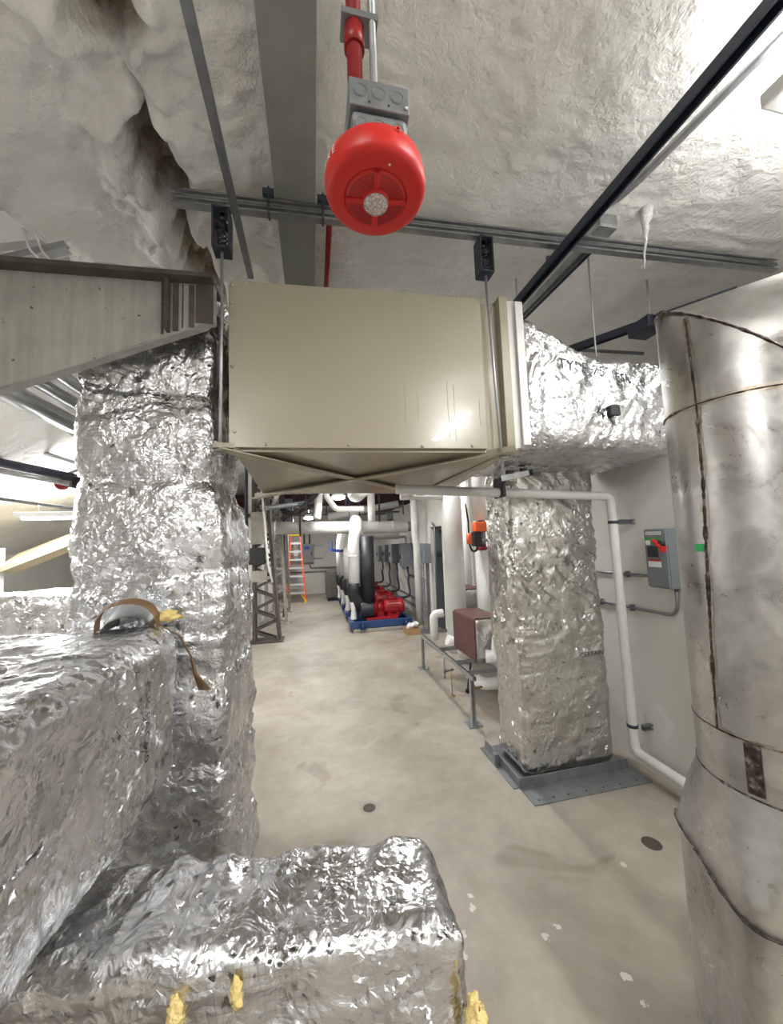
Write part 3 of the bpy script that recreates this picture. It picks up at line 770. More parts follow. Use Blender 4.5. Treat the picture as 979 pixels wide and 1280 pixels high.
def heatband(pts, wdt):
    m2 = MB()
    for i, p in enumerate(pts):
        d_ = (pts[min(i+1, len(pts)-1)]-pts[max(i-1, 0)]).normalized(); n_ = (V((p.x, p.y, 0))-SC); n_.z = 0; n_.normalize(); s__ = d_.cross(n_).normalized()
        ww = wdt*(1+.6*noise.noise(p*20)); m2.v += [p+s__*ww+n_*.0007, p-s__*ww+n_*.0007]
    for i in range(len(pts)-1): m2.f.append((2*i, 2*i+1, 2*i+3, 2*i+2)); m2.sm.append(True)
    return obj('heat_tint', m2, 'heat', sp_)
aa = [2*PI*j/90 for j in range(91)]
for z in (1.24, 2.34): pts = [rnd(z, SR)(a_) for a_ in aa]; seam(pts); heatband(pts, .011)
pts = [rnd(1.07, SR)(a_) for a_ in aa]; seam(pts)
seam([rnd(.76, .272, 5, rot)(a_) for a_ in aa], .005)
pts = [mit(a_) for a_ in aa]; seam(pts, .006)
azs = [(52.4, 2.66), (52.5, 2.5), (52.6, 2.34), (52.5, 2.08), (52.1, 1.8), (51.7, 1.5), (51.5, 1.245)]
pts = []
for (a1, z1), (a2, z2) in zip(azs, azs[1:]):
    for k in range(6): f = k/6; pts.append(surf(a1*(1-f)+a2*f, z1*(1-f)+z2*f))
pts.append(surf(*azs[-1])); seam(pts, .006); heatband(pts, .012)
# welded patch between the two rings
pm = MB(); rw_ = 7
pts_ = [(a_, z_) for z_ in np.linspace(1.085, 1.235, 14) for a_ in np.linspace(53.6, 54.9, rw_)]
for a_, z_ in pts_: pm.v.append(surf(a_, z_, SR, .004+.005*abs(noise.noise(V((a_*3, z_*60, 0))))))
for i in range(13):
    for j in range(rw_-1): pm.f.append((i*rw_+j, i*rw_+j+1, (i+1)*rw_+j+1, (i+1)*rw_+j)); pm.sm.append(True)
obj('weld_patch', pm, 'weld', sp_)
def bring(L):
    return [ (lambda p: p + bz*(L-(p-V((SC.x, SC.y, zc))).dot(bd)))(mit(a_)) for a_ in aa]
seam(bring(.3), .005)
stk = MB(); 
for (a_, z_) in ((51.2, 1.83), (52.0, 1.83), (52.0, 1.856), (51.2, 1.856)): stk.v.append(surf(a_, z_, SR, .003))
stk.f.append((0,1,2,3)); stk.sm.append(False); obj('green_sticker', stk, 'green', sp_)

# ================================================================== WHITE PIPE + disconnect, right wall
t = thing('condensate_pipe', 'white pipe crossing before the wall duct, dropping and running along the wall base', 'pipe', (2.47, 2.6, 0))
obj('pipe_run', MB().tube([(.6, 2.62, 2.285), (2.43, 2.62, 2.215), (2.50, 2.66, .16), (2.50, -.4, .12)], .036, 16, .07), 'offwhite', t)
for z in (2.0, .36):
    x = 2.435 + (2.2-z)*.032
    c = obj('pipe_clamp', MB().lathe((x, 2.62+.02*(2.2-z), z-.012), (0,0,1), [(.037,0),(.041,0),(.041,.024),(.037,.024)], 20), 'dark', t)
    obj('wall_strut', MB().channel((x+.04, 2.60, z), (2.62, 2.60, z), (0,1,0), .04, .03), 'galv_dull', t)
t = thing('strut_hanger', 'short galvanised strut with black end cap above the white pipe', 'strut', (1.5, 2.62, 2.36))
obj('channel', MB().channel((1.38, 2.52, 2.345), (1.62, 2.52, 2.39), (0,0,1)), 'galv', t)
obj('end_cap', MB().bar((1.615, 2.52, 2.389), (1.645, 2.52, 2.394), .046, .046), 'black', t)
obj('black_clamp', MB().box(1.415, 1.44, 2.545, 2.70, 2.215, 2.37), 'black', t, bevel=.005)
obj('spring_nut', MB().box(1.44, 1.49, 2.5, 2.54, 2.385, 2.41).box(1.56, 1.6, 2.5, 2.54, 2.405, 2.425), 'dark', t)

t = thing('disconnect_switch', 'dark grey electrical disconnect with red handle on the right wall', 'switch', (2.62, 2.32, 1.7))
X = 2.62
obj('enclosure', MB().box(X-.11, X, 2.215, 2.40, 1.49, 1.93), 'greybox', t, bevel=.006)
obj('cover', MB().box(X-.125, X-.11, 2.22, 2.395, 1.50, 1.925), 'greybox', t, bevel=.004)
fx = X-.1265
obj('name_label', MB().box(fx, X-.124, 2.25, 2.38, 1.885, 1.91), 'label', t)
obj('screen', MB().box(fx, X-.124, 2.285, 2.375, 1.72, 1.80), 'screen', t)
obj('green_label', MB().box(fx, X-.124, 2.27, 2.385, 1.85, 1.865), 'green', t)
obj('small_label', MB().box(fx, X-.124, 2.345, 2.385, 1.81, 1.845), 'label', t)
obj('green_button', MB().box(fx-.002, X-.124, 2.30, 2.335, 1.815, 1.845), 'green', t)
obj('warning_label', MB().box(fx, X-.124, 2.27, 2.375, 1.645, 1.70), 'label', t)
obj('warning_stripe', MB().box(fx-.0006, X-.124, 2.27, 2.375, 1.688, 1.70), 'red', t)
obj('handle_pivot', MB().cyl((X-.125, 2.245, 1.82), (X-.15, 2.245, 1.82), .022, 16), 'black', t)
obj('red_handle', MB().bar((X-.15, 2.22, 1.775), (X-.15, 2.30, 1.85), .02, .03, (1,0,0)).bar((X-.15, 2.215, 1.80), (X-.15, 2.23, 1.76), .02, .045, (1,0,0)), 'red', t, bevel=.004)
text_on(None, 'DISCONNECT', .019, (fx-.0008, 2.315, 1.8975), (0,-1,0), (0,0,1), 'ink', t, flat=True)
t = thing('wall_conduit', 'upper grey conduit run on the right wall entering the side of the disconnect', 'conduit', (2.6, 2.8, 1.55), 'conduits on the right wall')
obj('pipe', MB().tube([(2.597, 3.3, 1.56), (2.597, 2.40, 1.56)], .0115, 10), 'galv_dull', t)
obj('strap', MB().box(2.58, 2.62, 2.68, 2.70, 1.535, 1.585), 'galv_dull', t)
t = thing('wall_conduit', 'lower grey conduit bending up from the right wall into the disconnect bottom', 'conduit', (2.6, 2.8, 1.28), 'conduits on the right wall')
obj('pipe', MB().tube([(2.597, 3.3, 1.285), (2.597, 2.262, 1.285), (2.597, 2.262, 1.5)], .0125, 10, .11), 'galv_dull', t)
for y in (2.66, 3.0): obj('strap', MB().box(2.58, 2.62, y, y+.02, 1.258, 1.31), 'galv_dull', t)
tag(obj('floor_plug', MB().lathe((.36, 2.81, .0), (0,0,1), [(.045,.001),(.04,.004),(.028,.004),(.024,.002),(0,.002)], 20), 'truss'), 'small round plug set in the concrete floor of the aisle', 'floor plug')
tag(obj('floor_plug', MB().lathe((2.0, 2.06, .0), (0,0,1), [(.055,.001),(.05,.004),(.035,.004),(.0,.003)], 20), 'truss'), 'round floor plug in front of the wall duct base plate', 'floor plug')

# ================================================================== LEFT TOP: girder, roof details
gt = thing('tapered_girder', 'weathered grey haunched steel girder at upper left, below the foam', 'girder', (-1.2, 1.9, 2.6))
pts2 = [(-2.1, 2.35), (-1.36, 2.60), (-.76, 2.875), (-.49, 2.99), (-.455, 3.0), (-.455, 3.19), (-2.1, 3.14)]
mb = MB(); n = len(pts2)
mb.add([(x, 1.86, z) for x, z in pts2] + [(x, 1.90, z) for x, z in pts2], [tuple(range(n)), tuple(range(n, 2*n))[::-1]] + [(i, i+n, (i+1) % n+n, (i+1) % n) for i in range(n)])
obj('web_plate', mb, 'plate', gt)
obj('top_flange', MB().hexa([(-2.1,1.80,3.14),(-.455,1.80,3.19),(-2.1,1.98,3.14),(-.455,1.98,3.19),(-2.1,1.80,3.165),(-.455,1.80,3.212),(-2.1,1.98,3.165),(-.455,1.98,3.212)]), 'truss', gt)
obj('stiffener', MB().box(-.665, -.65, 1.82, 1.86, 2.93, 3.18), 'truss', gt)
obj('rust_streaks', MB().box(-.69,-.68,1.856,1.86,2.92,3.18).box(-.64,-.615,1.856,1.86,2.94,3.18).box(-.60,-.594,1.856,1.86,2.96,3.18).box(-.57,-.545,1.856,1.86,2.965,3.18).box(-.54,-.46,1.857,1.86,2.99,3.185), 'truss', gt, label='dark streaked end of the plate')
obj('bottom_lip', MB().bar((-1.36, 1.885, 2.60), (-.49, 1.885, 2.99), .05, .006), 'plate', gt)
t = thing('strut_with_ties', 'pale strut tied with white cable ties at the upper left edge', 'strut', (-1.6, 1.8, 3.2))
obj('channel', MB().channel((-1.9, 2.06, 3.15), (-1.2, 2.06, 3.455), (0,-1,.3), .05, .04), 'galv', t)
obj('channel', MB().channel((-1.9, 2.14, 3.13), (-1.22, 2.14, 3.43), (0,-1,.3), .05, .04), 'whitepaint', t)
for k in (0, .05): obj('cable_tie', MB().tube([(-1.37+k, 2.02, 3.50), (-1.33+k, 2.01, 3.38), (-1.27+k, 2.02, 3.32), (-1.24+k, 2.18, 3.33), (-1.33+k, 2.18, 3.50), (-1.37+k, 2.02, 3.50)], .005, 6, .03), 'whitepaint', t)
tag(obj('foam_board', MB().add([(-2.1,1.95,3.35),(-1.72,1.98,3.30),(-1.31,2.05,3.475),(-1.47,2.05,3.60),(-2.1,1.95,3.50),(-2.1,2.0,3.35),(-1.72,2.03,3.30),(-1.31,2.10,3.475),(-1.47,2.10,3.60),(-2.1,2.0,3.50)], [(0,1,2,3,4),(9,8,7,6,5),(0,5,6,1),(1,6,7,2),(2,7,8,3),(3,8,9,4),(4,9,5,0)]), 'whitepaint'), 'white board fixed under the foam at the upper left edge', 'panel')

# conduits/pipes far left
for i, (x, r, z, lb) in enumerate([(-2.15, .08, 3.08, 'thickest silvery conduit with a coupling, left below the girder'), (-1.97, .05, 3.17, 'middle silvery conduit of the bundle under the foam at left'), (-1.84, .05, 3.24, 'silvery conduit of the bundle closest to the tall left duct')]):
    t = thing('ceiling_conduit', lb, 'conduit', (x, 2.6, z), 'conduit bundle under the left foam slope')
    obj('pipe', MB().tube([(x, 2.0, z), (x, 3.95, z)], r, 14), 'galv', t)
    obj('coupling', MB().lathe((x, 3.9, z), (0,1,0), [(r,0),(r*1.18,.005),(r*1.18,.04),(r*.95,.045),(r*.95,.07),(r*1.18,.075),(r*1.18,.11),(r*.8,.12)], 16), 'galv_dull', t)
    obj('pipe_end', MB().tube([(x, 4.0, z), (x, 4.6, z+.02)], r*.72, 12), 'dark', t)
tag(obj('perforated_strut', MB().channel((-2.6, 3.0, 3.02), (-1.72, 3.0, 3.30), (0,-.6,.8), slots=True), 'galv'), 'perforated strut channel under the conduit bundle at left', 'strut')
tag(obj('bent_conduit', MB().tube([(-3.35, 4.7, 3.17), (-3.35+.9, 4.7, 2.86), (-2.25, 4.7, 2.86), (-1.6, 4.7, 3.3)], .022, 10, .12), 'galv'), 'grey conduit with a bend crossing the far left foam slope', 'conduit')
tag(obj('conduit', MB().tube([(-2.95, 4.9, 2.72), (-1.9, 4.9, 3.25)], .022, 10), 'galv_dull'), 'grey conduit rising to the right on the far left slope', 'conduit')
t = thing('black_pipe', 'black steel pipe with red end fitting under the far left slope', 'pipe', (-3, 4.4, 2.8))
obj('pipe', MB().tube([(-3.35, 4.4, 2.90), (-2.42, 4.4, 2.68)], .045, 14), 'dark', t)
obj('end_fitting', MB().cyl((-2.50, 4.38, 2.655), (-2.36, 4.38, 2.62), .062, 14), 'black', t)
obj('red_cap', MB().lathe((-2.50, 4.33, 2.60), (0,-1,0), [(.05,-.04),(.055,0),(.045,.03),(0,.035)], 16), 'redpaint', t)
tag(obj('pipe', MB().tube([(-3.3, 4.3, 2.80), (-2.40, 4.3, 2.60)], .028, 12), 'galv'), 'silvery pipe running just below the black pipe at far left', 'pipe')
tag(obj('cable', MB().tube([(-3.4, 4.8, 2.53), (-2.4, 4.8, 2.36)], .018, 8), 'galv_dull'), 'lowest thin grey pipe on the far left slope above the lamp', 'pipe')
t = thing('cream_beam', 'cream-painted sloping beam under the lamp at far left', 'beam', (-3.6, 6, 1.8))
obj('beam', MB().hexa([(-4.12,5.8,1.66),(-3.1,5.8,2.09),(-4.12,6.3,1.66),(-3.1,6.3,2.09),(-4.12,5.8,1.70),(-3.1,5.8,2.13),(-4.12,6.3,1.93),(-3.1,6.3,2.36)]), 'cream', t)
obj('edge_strip', MB().bar((-4.12, 5.79, 1.66), (-3.1, 5.79, 2.09), .03, .06), 'beige_frame', t)
obj('end_post', MB().box(-4.3, -4.05, 5.75, 5.95, 0, 2.0), 'offwhite', t)
obj('post', MB().box(-3.2, -3.1, 5.9, 6.2, 0, 2.1), 'offwhite', t)

# ================================================================== LAMPS
def build_light(i, kind, label):
    x, y, z, sx, sy, p = LAMPS[i]
    t = thing('ceiling_lamp', label, 'lamp', (x, y, z))
    if kind == 'bar':
        hx, hy = sx/2+.05, sy/2+.05
        obj('housing', MB().box(x-hx, x+hx, y-hy, y+hy, z, z+.06), 'whitepaint', t, bevel=.01)
        obj('lens', MB().box(x-sx/2, x+sx/2, y-sy/2, y+sy/2, z-.03, z), 'lens', t, bevel=.01)
        for q in (-1, 1):
            px = x + (q*sx*.35 if sx > sy else 0); py = y + (q*sy*.35 if sy >= sx else 0)
            obj('hanger_rod', MB().cyl((px, py, z+.06), (px, py, roof_z(px)+.04), .004, 6), 'rod', t)
    else:
        obj('lens', MB().lathe((x, y, z+.04), (0,0,-1), [(.13,0),(.15,.03),(.13,.06),(.07,.075),(0,.078)], 24), 'lens', t)
        obj('housing', MB().lathe((x, y, z+.04), (0,0,1), [(.14,0),(.14,.03),(.06,.10),(0,.10)], 24), 'whitepaint', t)
        obj('hanger_rod', MB().cyl((x, y, z+.13), (x, y, 3.98), .006, 6), 'rod', t)
    return t
build_light(0, 'bar', 'bright strip lamp at the upper right edge above the steel duct')
build_light(1, 'bar', 'strip lamp behind the viewer on the right')
build_light(2, 'bar', 'added unseen strip lamp behind the viewer on the left')  # added out of view, as fill and for reflections in foil and steel
build_light(3, 'round', 'larger glowing round lamp seen below the beige box')
build_light(4, 'round', 'smaller glowing round lamp above the stepladder')
build_light(5, 'bar', 'strip lamp hidden behind the beige box over the aisle')
build_light(6, 'bar', 'strip lamp under the far left slope above the cream beam')
build_light(7, 'bar', 'added unseen strip lamp behind the girder under the left slope')  # added out of view to brighten the left side of the tall duct

# ================================================================== RACK, HEAT EXCHANGERS, PIPES
rk = thing('equipment_rack', 'low galvanised strut rack on posts carrying the two brown units', 'rack', (1.9, 4.6, 0))
RX0, RX1, RY0, RY1, RZ = 1.58, 2.45, 3.72, 5.5, .48
for (x, y) in ((RX0, RY0), (RX0, RY1), (RX1, RY0), (RX1, RY1)):
    obj('post', MB().channel((x, y, .01), (x, y, RZ-.02), (0,1,0), slots=True), 'galv', rk)
    obj('foot_plate', MB().box(x-.075, x+.075, y-.075, y+.075, 0, .008).lathe((x+.05, y-.05, .008), (0,0,1), [(.012,0),(.012,.012),(0,.014)], 6), 'galv', rk)
for x in (RX0, RX1): obj('side_rail', MB().channel((x, RY0-.08, RZ), (x, RY1+.04, RZ), (0,0,-1)), 'galv', rk)
for y in (RY0, 4.05, 4.6, RY1): obj('cross_rail', MB().channel((RX0-.02, y, RZ+.042), (RX1+.02, y, RZ+.042), (0,0,-1)), 'galv', rk)
obj('under_tube', MB().tube([(RX0+.03, 5.4, .41), (RX0+.04, 4.9, .41), (RX0+.05, 4.7, .40), (RX0+.05, 4.7, .12)], .012, 8, .06), 'galv', rk)
def exchanger(x0, x1, y0, y1, z0, z1, label):
    t = thing('heat_exchanger', label, 'heat exchanger', ((x0+x1)/2, (y0+y1)/2, z0), 'brown heat exchangers on the strut rack')
    obj('core', MB().box(x0+.005, x1-.005, y0, y1, z0+.005, z1-.005), 'foil_soft', t, bevel=.03)
    mb = MB()
    # cover bent over side and top
    P = [(x0-.004, z0+.0), (x0-.004, z1-.03), (x0+.006, z1-.006), (x0+.03, z1+.004), (x1-.02, z1+.004)]
    Q = [(x0+.004, z0+.0), (x0+.004, z1-.034), (x0+.012, z1-.012), (x0+.032, z1-.004), (x1-.02, z1-.004)]
    for yy in (y0+.004, y1-.004):
        mb.v += [V((a_, yy, b_)) for a_, b_ in P+Q]
    n = 5
    for i in range(4):
        mb.f += [(i, i+1, i+11, i+10), (i+5, i+15, i+16, i+6), (i, i+5, i+6, i+1), (i+10, i+11, i+16, i+15)]
    mb.f += [(0,10,15,5), (4,9,19,14)]; mb.sm = [False]*len(mb.f)
    obj('brown_cover', mb, 'brown', t)
    for yy in (y0-.004, y1-.006): obj('cover_trim', MB().box(x0-.008, x0+.004, yy, yy+.01, z0, z1-.02), 'brown', t)
    obj('foot', MB().box(x0+.05, x1-.05, y0+.1, y0+.16, z0-.02, z0+.01).box(x0+.05, x1-.05, y1-.16, y1-.1, z0-.02, z0+.01), 'galv_dull', t)
    return t
exchanger(1.76, 2.11, 3.98, 4.62, .525, 1.0, 'nearer brown-covered heat exchanger on the strut rack')
exchanger(2.12, 2.44, 5.1, 5.6, .54, 1.18, 'farther brown heat exchanger, mostly hidden behind the white pipe')

tag(obj('insulated_pipe', MB().tube([(1.95, 5.0, 3.9), (1.95, 5.0, .35)], .142, 24), 'white'), 'thickest white insulated vertical pipe, left of the brown unit', 'pipe')
t = thing('insulated_pipe', 'white insulated vertical pipe with the orange actuator, beside the wall duct', 'pipe', (2.33, 4.85, .4))
obj('lower_run', MB().tube([(2.33, 4.85, .4), (2.33, 4.85, 1.74)], .115, 20), 'white', t)
obj('upper_run', MB().tube([(2.33, 4.85, 2.16), (2.33, 4.85, 3.9)], .115, 20), 'white', t)
obj('bare_pipe', MB().cyl((2.33, 4.85, 1.74), (2.33, 4.85, 2.16), .05, 16).cyl((2.33,4.85,1.86),(2.33,4.85,1.9),.085,16).cyl((2.33,4.85,2.0),(2.33,4.85,2.04),.085,16), 'galv_dull', t)
obj('red_flange', MB().cyl((2.33, 4.85, 1.75), (2.33, 4.85, 1.79), .09, 18), 'redpaint', t)
t = thing('valve_actuator', 'black and orange valve actuator on the white pipe left of the wall duct', 'actuator', (2.1, 4.5, 2.0))
obj('motor_body', MB().box(2.12, 2.22, 4.62, 4.78, 1.80, 2.0), 'black', t, bevel=.02)
obj('orange_cover', MB().box(2.13, 2.29, 4.60, 4.74, 2.0, 2.13), 'orange', t, bevel=.015)
obj('orange_plug', MB().cyl((2.03, 4.62, 1.84), (2.03, 4.62, 1.98), .035, 12), 'orange', t)
obj('hose', MB().tube([(2.0, 4.62, 2.38), (2.03, 4.62, 2.15), (2.03, 4.62, 1.98)], .012, 8, .05).tube([(2.03, 4.62, 1.84), (2.06, 4.62, 1.74), (2.15, 4.66, 1.74), (2.17, 4.68, 1.82)], .014, 8, .05), 'black', t)
tag(obj('elbow_pipe', MB().tube([(2.5, 3.86, .84), (1.98, 3.86, .84), (1.96, 3.86, .60), (1.85, 3.92, .60)], .07, 18, .09), 'white'),
    'white insulated pipe elbow in front of the nearer brown unit', 'pipe')
tag(obj('low_pipe', MB().tube([(1.95, 4.6, .17), (1.95, 4.25, .17), (2.5, 4.2, .17)], .07, 16, .1), 'white'), 'short white insulated pipe low under the rack', 'pipe')
tag(obj('elbow_pipe', MB().tube([(1.66, 5.15, .50), (1.66, 5.15, .85), (1.80, 5.15, .86)], .06, 14, .08), 'white'), 'small white pipe elbow left of the thickest vertical pipe', 'pipe')
tag(obj('elbow_pipe', MB().tube([(1.72, 4.78, .58), (1.9, 4.78, .50), (1.95, 4.78, .34)], .07, 14, .08), 'white'), 'small white pipe elbow at the foot of the thickest vertical pipe', 'pipe')
t = thing('butterfly_handle', 'black lever with copper drain hanging in front of the rack', 'valve', (1.64, 4.0, .2))
obj('lever', MB().bar((1.70, 4.0, .52), (1.645, 4.0, .23), .022, .014).cyl((1.645, 3.985, .22), (1.645, 4.02, .22), .022, 12), 'black', t)
obj('brass_valve', MB().cyl((1.66, 4.02, .235), (1.83, 4.02, .24), .012, 10).cyl((1.70, 4.02, .235), (1.73, 4.02, .235), .02, 8), 'brass', t)
t = thing('drain_probe', 'thin copper stand pipe with a small foot on the floor beside the rack', 'pipe', (1.66, 4.5, 0))
obj('stem', MB().cyl((1.63, 4.45, .01), (1.63, 4.45, .33), .006, 8), 'brass', t)
obj('foot', MB().lathe((1.63, 4.45, 0), (0,0,1), [(.035,0),(.03,.008),(.01,.012),(0,.012)], 14), 'brass', t)
obj('cross_fitting', MB().cyl((1.55, 4.45, .30), (1.66, 4.45, .31), .014, 8).cyl((1.55,4.45,.28),(1.55,4.45,.33),.02,8), 'galv_dull', t)

# vessel-like pipe head and horizontal run
t = thing('pipe_header_end', 'white insulated pipe end with black hand lettering below the beige box', 'pipe', (1.3, 5.2, 2.6))
ph = obj('insulated_end', MB().tube([(1.93, 5.1, 2.68), (1.32, 5.1, 2.66), (1.27, 4.95, 2.66)], .13, 20, .12), 'white', t)
obj('cap', MB().lathe((1.27, 4.95, 2.66), (-.32,-.95,0), [(.13,0),(.125,.02),(.09,.04),(0,.05)], 24), 'white', t)
obj('lower_run', MB().tube([(1.2, 5.0, 2.53), (1.85, 5.0, 2.53)], .05, 14), 'offwhite', t)
text_on(ph, 'HW', .11, (1.42, 4.9, 2.69), (1, 0, -.3), (.2, 0, 1), 'ink', t)
# columns of small pipes on the right wall by the door
tag(obj('wall_pipe', MB().tube([(2.3, 8.3, 3.2), (2.3, 8.3, 2.0), (2.33, 8.3, 1.8), (2.33, 8.3, .01)], .075, 14, .2), 'offwhite'), 'offwhite vertical pipe with a kink right of the pumps', 'pipe')
t = thing('strut_post', 'perforated strut post with grey box near the door frame', 'post', (2.4, 7.6, 0))
obj('post', MB().channel((2.22, 7.5, .01), (2.34, 7.9, 1.85), (0,-1,0), .06, .06, True), 'galv_dull', t)
obj('second_post', MB().channel((2.42, 7.8, .01), (2.42, 7.8, 1.85), (0,-1,0), .06, .06), 'galv_dull', t)
obj('foot_plate', MB().box(2.14, 2.5, 7.42, 7.9, 0, .012), 'galv', t)
obj('electrical_box', MB().box(2.30, 2.46, 7.62, 7.78, 1.42, 1.84), 'greybox', t, bevel=.01)
obj('conduit', MB().tube([(2.52, 7.55, .02), (2.52, 7.5, 2.2), (2.6, 7.9, 2.3)], .02, 8, .1), 'galv_dull', t)

# ================================================================== PUMPS
def make_pump():
    y = 8.35
    t = thing('pump', 'x', 'pump', (1.4, y, 0), 'red pumps on blue bases')
    obj('concrete_pad', MB().box(.80, 2.15, y-.33, y+.33, 0, .07), 'trussl', t, bevel=.01)
    obj('base_frame', MB().box(.74, 2.10, y-.31, y-.25, .08, .23).box(.74, 2.10, y+.25, y+.31, .08, .23).box(.74, .82, y-.25, y+.25, .08, .23).box(2.02, 2.10, y-.25, y+.25, .08, .23), 'blue', t, bevel=.008)
    for x in (1.0, 1.95):
        obj('isolator', MB().box(x-.07, x+.07, y-.40, y-.30, .20, .235).cyl((x, y-.36, .07), (x, y-.36, .20), .035, 12).box(x-.06, x+.06, y-.41, y-.31, .07, .085), 'blue', t)
    obj('deck', MB().box(1.1, 1.8, y-.25, y+.25, .23, .27), 'redpaint', t, bevel=.005)
    mb = MB().lathe((1.50, y, .46), (1,0,0), [(0,0),(.10,0),(.15,.03),(.17,.08),(.17,.36),(.175,.37),(.175,.44),(.15,.48),(0,.48)], 24)
    for k in range(18):
        a_ = 2*PI*k/18; d_ = V((0, math.cos(a_), math.sin(a_))); mb.bar(V((1.6, y, .46))+d_*.175, V((1.84, y, .46))+d_*.175, .02, .006, d_.cross(V((1,0,0))))
    obj('motor', mb, 'redpaint', t)
    obj('terminal_box', MB().box(1.62, 1.78, y-.09, y+.09, .62, .68), 'redpaint', t, bevel=.008)
    obj('motor_feet', MB().box(1.58, 1.86, y-.15, y+.15, .27, .31).box(1.6, 1.66, y-.13, y+.13, .31, .36).box(1.78, 1.84, y-.13, y+.13, .31, .36), 'redpaint', t)
    obj('coupling_guard', MB().cyl((1.34, y, .44), (1.50, y, .46), .11, 18).box(1.34, 1.50, y-.08, y+.08, .27, .45), 'redpaint', t)
    obj('casing', MB().cyl((1.05, y, .42), (1.36, y, .43), .17, 24).cyl((1.17, y, .45), (1.17, y, .62), .1, 16), 'redpaint', t)
    return t
def make_suction():
    y = 8.35
    t = thing('black_insulated_pipe', 'x', 'pipe', (1.17, y, .3), 'black insulated riser pipes on the pumps')
    obj('riser', MB().tube([(1.18, y-.02, .5), (1.18, y-.02, 2.05)], .155, 22), 'blackfoam', t)
    obj('casing_wrap', MB().tube([(.98, y-.04, .42), (1.28, y-.04, .42)], .20, 18), 'blackfoam', t, bevel=.02)
    return t
def make_white():
    y = 8.35
    t = thing('white_pump_pipe', 'x', 'pipe', (.88, y, .3), 'white pump suction pipes')
    obj('riser', MB().tube([(.88, y, .95), (.88, y, 1.95), (.96, y+.1, 2.25)], .13, 20, .15), 'white', t)
    obj('black_elbow', MB().tube([(.86, y, 1.02), (.86, y, .72), (1.06, y, .45)], .145, 20, .16), 'blackfoam', t)
    obj('joint_band', MB().lathe((.88, y, 1.6), (0,0,1), [(.13,0),(.134,.004),(.134,.03),(.13,.034)], 20), 'offwhite', t)
    obj('support_cone', MB().lathe((.84, y-.02, .235), (0,0,1), [(.07,0),(.07,.02),(.05,.2),(.09,.38)], 16), 'white', t)
    return t
names = ['nearest', 'second', 'third', 'farthest']
p0, s0, w0 = make_pump(), make_suction(), make_white()
p0['label'] = 'nearest red pump on a blue base, in front of the others'
s0['label'] = 'nearest thick black insulated pipe rising from the front pump'
w0['label'] = 'nearest white pipe with black elbow feeding the front pump'
for i in (1, 2, 3):
    dy = i*1.15
    dup(p0, (0, dy, 0), names[i]+' red pump in the row, counted from the front')
    dup(s0, (0, dy, 0), names[i]+' black insulated riser pipe in the row of pumps')
    dup(w0, (-.02*i, dy, 0), names[i]+' white pipe with black elbow in the row of pumps')
for i in range(3):
    x, y = .62-.02*i, 9.5+i*1.15
    t = thing('blue_valve_handle', ['nearest', 'middle', 'farthest'][i]+' blue valve handle left of the white pump pipes', 'valve', (x, y, 1.7), 'blue valve handles')
    obj('lever', MB().bar((x-.08, y, 2.0), (x-.08, y, 1.72), .02, .02).bar((x-.09, y, 1.72), (x+.05, y, 1.72), .05, .06), 'bluev', t)
    obj('valve_neck', MB().cyl((x+.04, y, 1.72), (x+.24, y, 1.74), .03, 10), 'black', t)

# header pipes across the aisle
t = thing('header_pipe', 'big pale horizontal header pipe crossing the aisle beyond the beige box', 'pipe', (.8, 9, 2.3))
obj('pipe', MB().tube([(-1.1, 9.0, 2.32), (2.3, 9.0, 2.27)], .15, 24), 'offwhite', t)
obj('end_flange', MB().cyl((2.3, 9.0, 2.27), (2.45, 9.0, 2.27), .12, 20), 'galv_dull', t)
for x in (-.9, .5, 1.9): obj('joint_band', MB().cyl((x, 9.0, 2.32-.015*(x+1.1)), (x+.05, 9.0, 2.319-.015*(x+1.1)), .154, 24), 'offwhite', t)
obj('clevis', MB().box(-.32, -.28, 8.83, 9.17, 2.12, 2.14).box(-.32, -.28, 8.82, 8.84, 2.12, 2.6).cyl((-.3, 9, 2.47), (-.3, 9, 3.98), .012, 8), 'black', t)
tag(obj('header_branch', MB().tube([(1.0, 9.0, 2.45), (1.0, 8.75, 2.42), (.95, 8.42, 2.05)], .15, 20, .16), 'offwhite'), 'pale elbow pipe curving down from the header towards the front pump', 'pipe')
tag(obj('header_pipe', MB().tube([(.9, 10.2, 2.12), (2.35, 10.2, 2.1)], .12, 18), 'offwhite'), 'second pale header pipe just behind the main one', 'pipe')

# ladder
lt = thing('stepladder', 'orange-red fibreglass stepladder with white steps and yellow top by the back wall', 'ladder', (-.6, 13, 0))
hb, ht_ = .31, .15; H = 2.28; bx = -.60
def lx(z, q): return bx + q*(hb + (ht_-hb)*z/H)
def ly(z): return 12.9 + .32*z/H
for q in (-1, 1):
    obj('side_rail', MB().bar((lx(.05,q), ly(.05), .05), (lx(H,q), ly(H), H), .055, .09, (0,1,0)), 'ladder', lt)
    obj('rear_rail', MB().bar((lx(.05,q), 13.75, .02), (lx(H,q)*1., 13.25, H-.05), .035, .05, (0,1,0)), 'ladder', lt)
    obj('foot', MB().box(lx(0,q)-.05, lx(0,q)+.05, ly(0)-.07, ly(0)+.07, 0, .09), 'yellow', lt)
    obj('foot_brace', MB().bar((lx(.08,q), ly(0)-.02, .08), (lx(.3,q)-q*.16, ly(.3), .30), .035, .03), 'yellow', lt)
for k in range(1, 8):
    z = k*.275+.03; obj('step', MB().box(lx(z,-1), lx(z,1), ly(z)-.06, ly(z)+.06, z-.02, z+.035), 'alum', lt)
for k in (1, 2, 3, 4, 5): z = k*.4; obj('rear_bar', MB().box(lx(z,-1), lx(z,1), 13.75-.5*z/H-.015, 13.75-.5*z/H+.015, z-.015, z+.015), 'alum', lt)
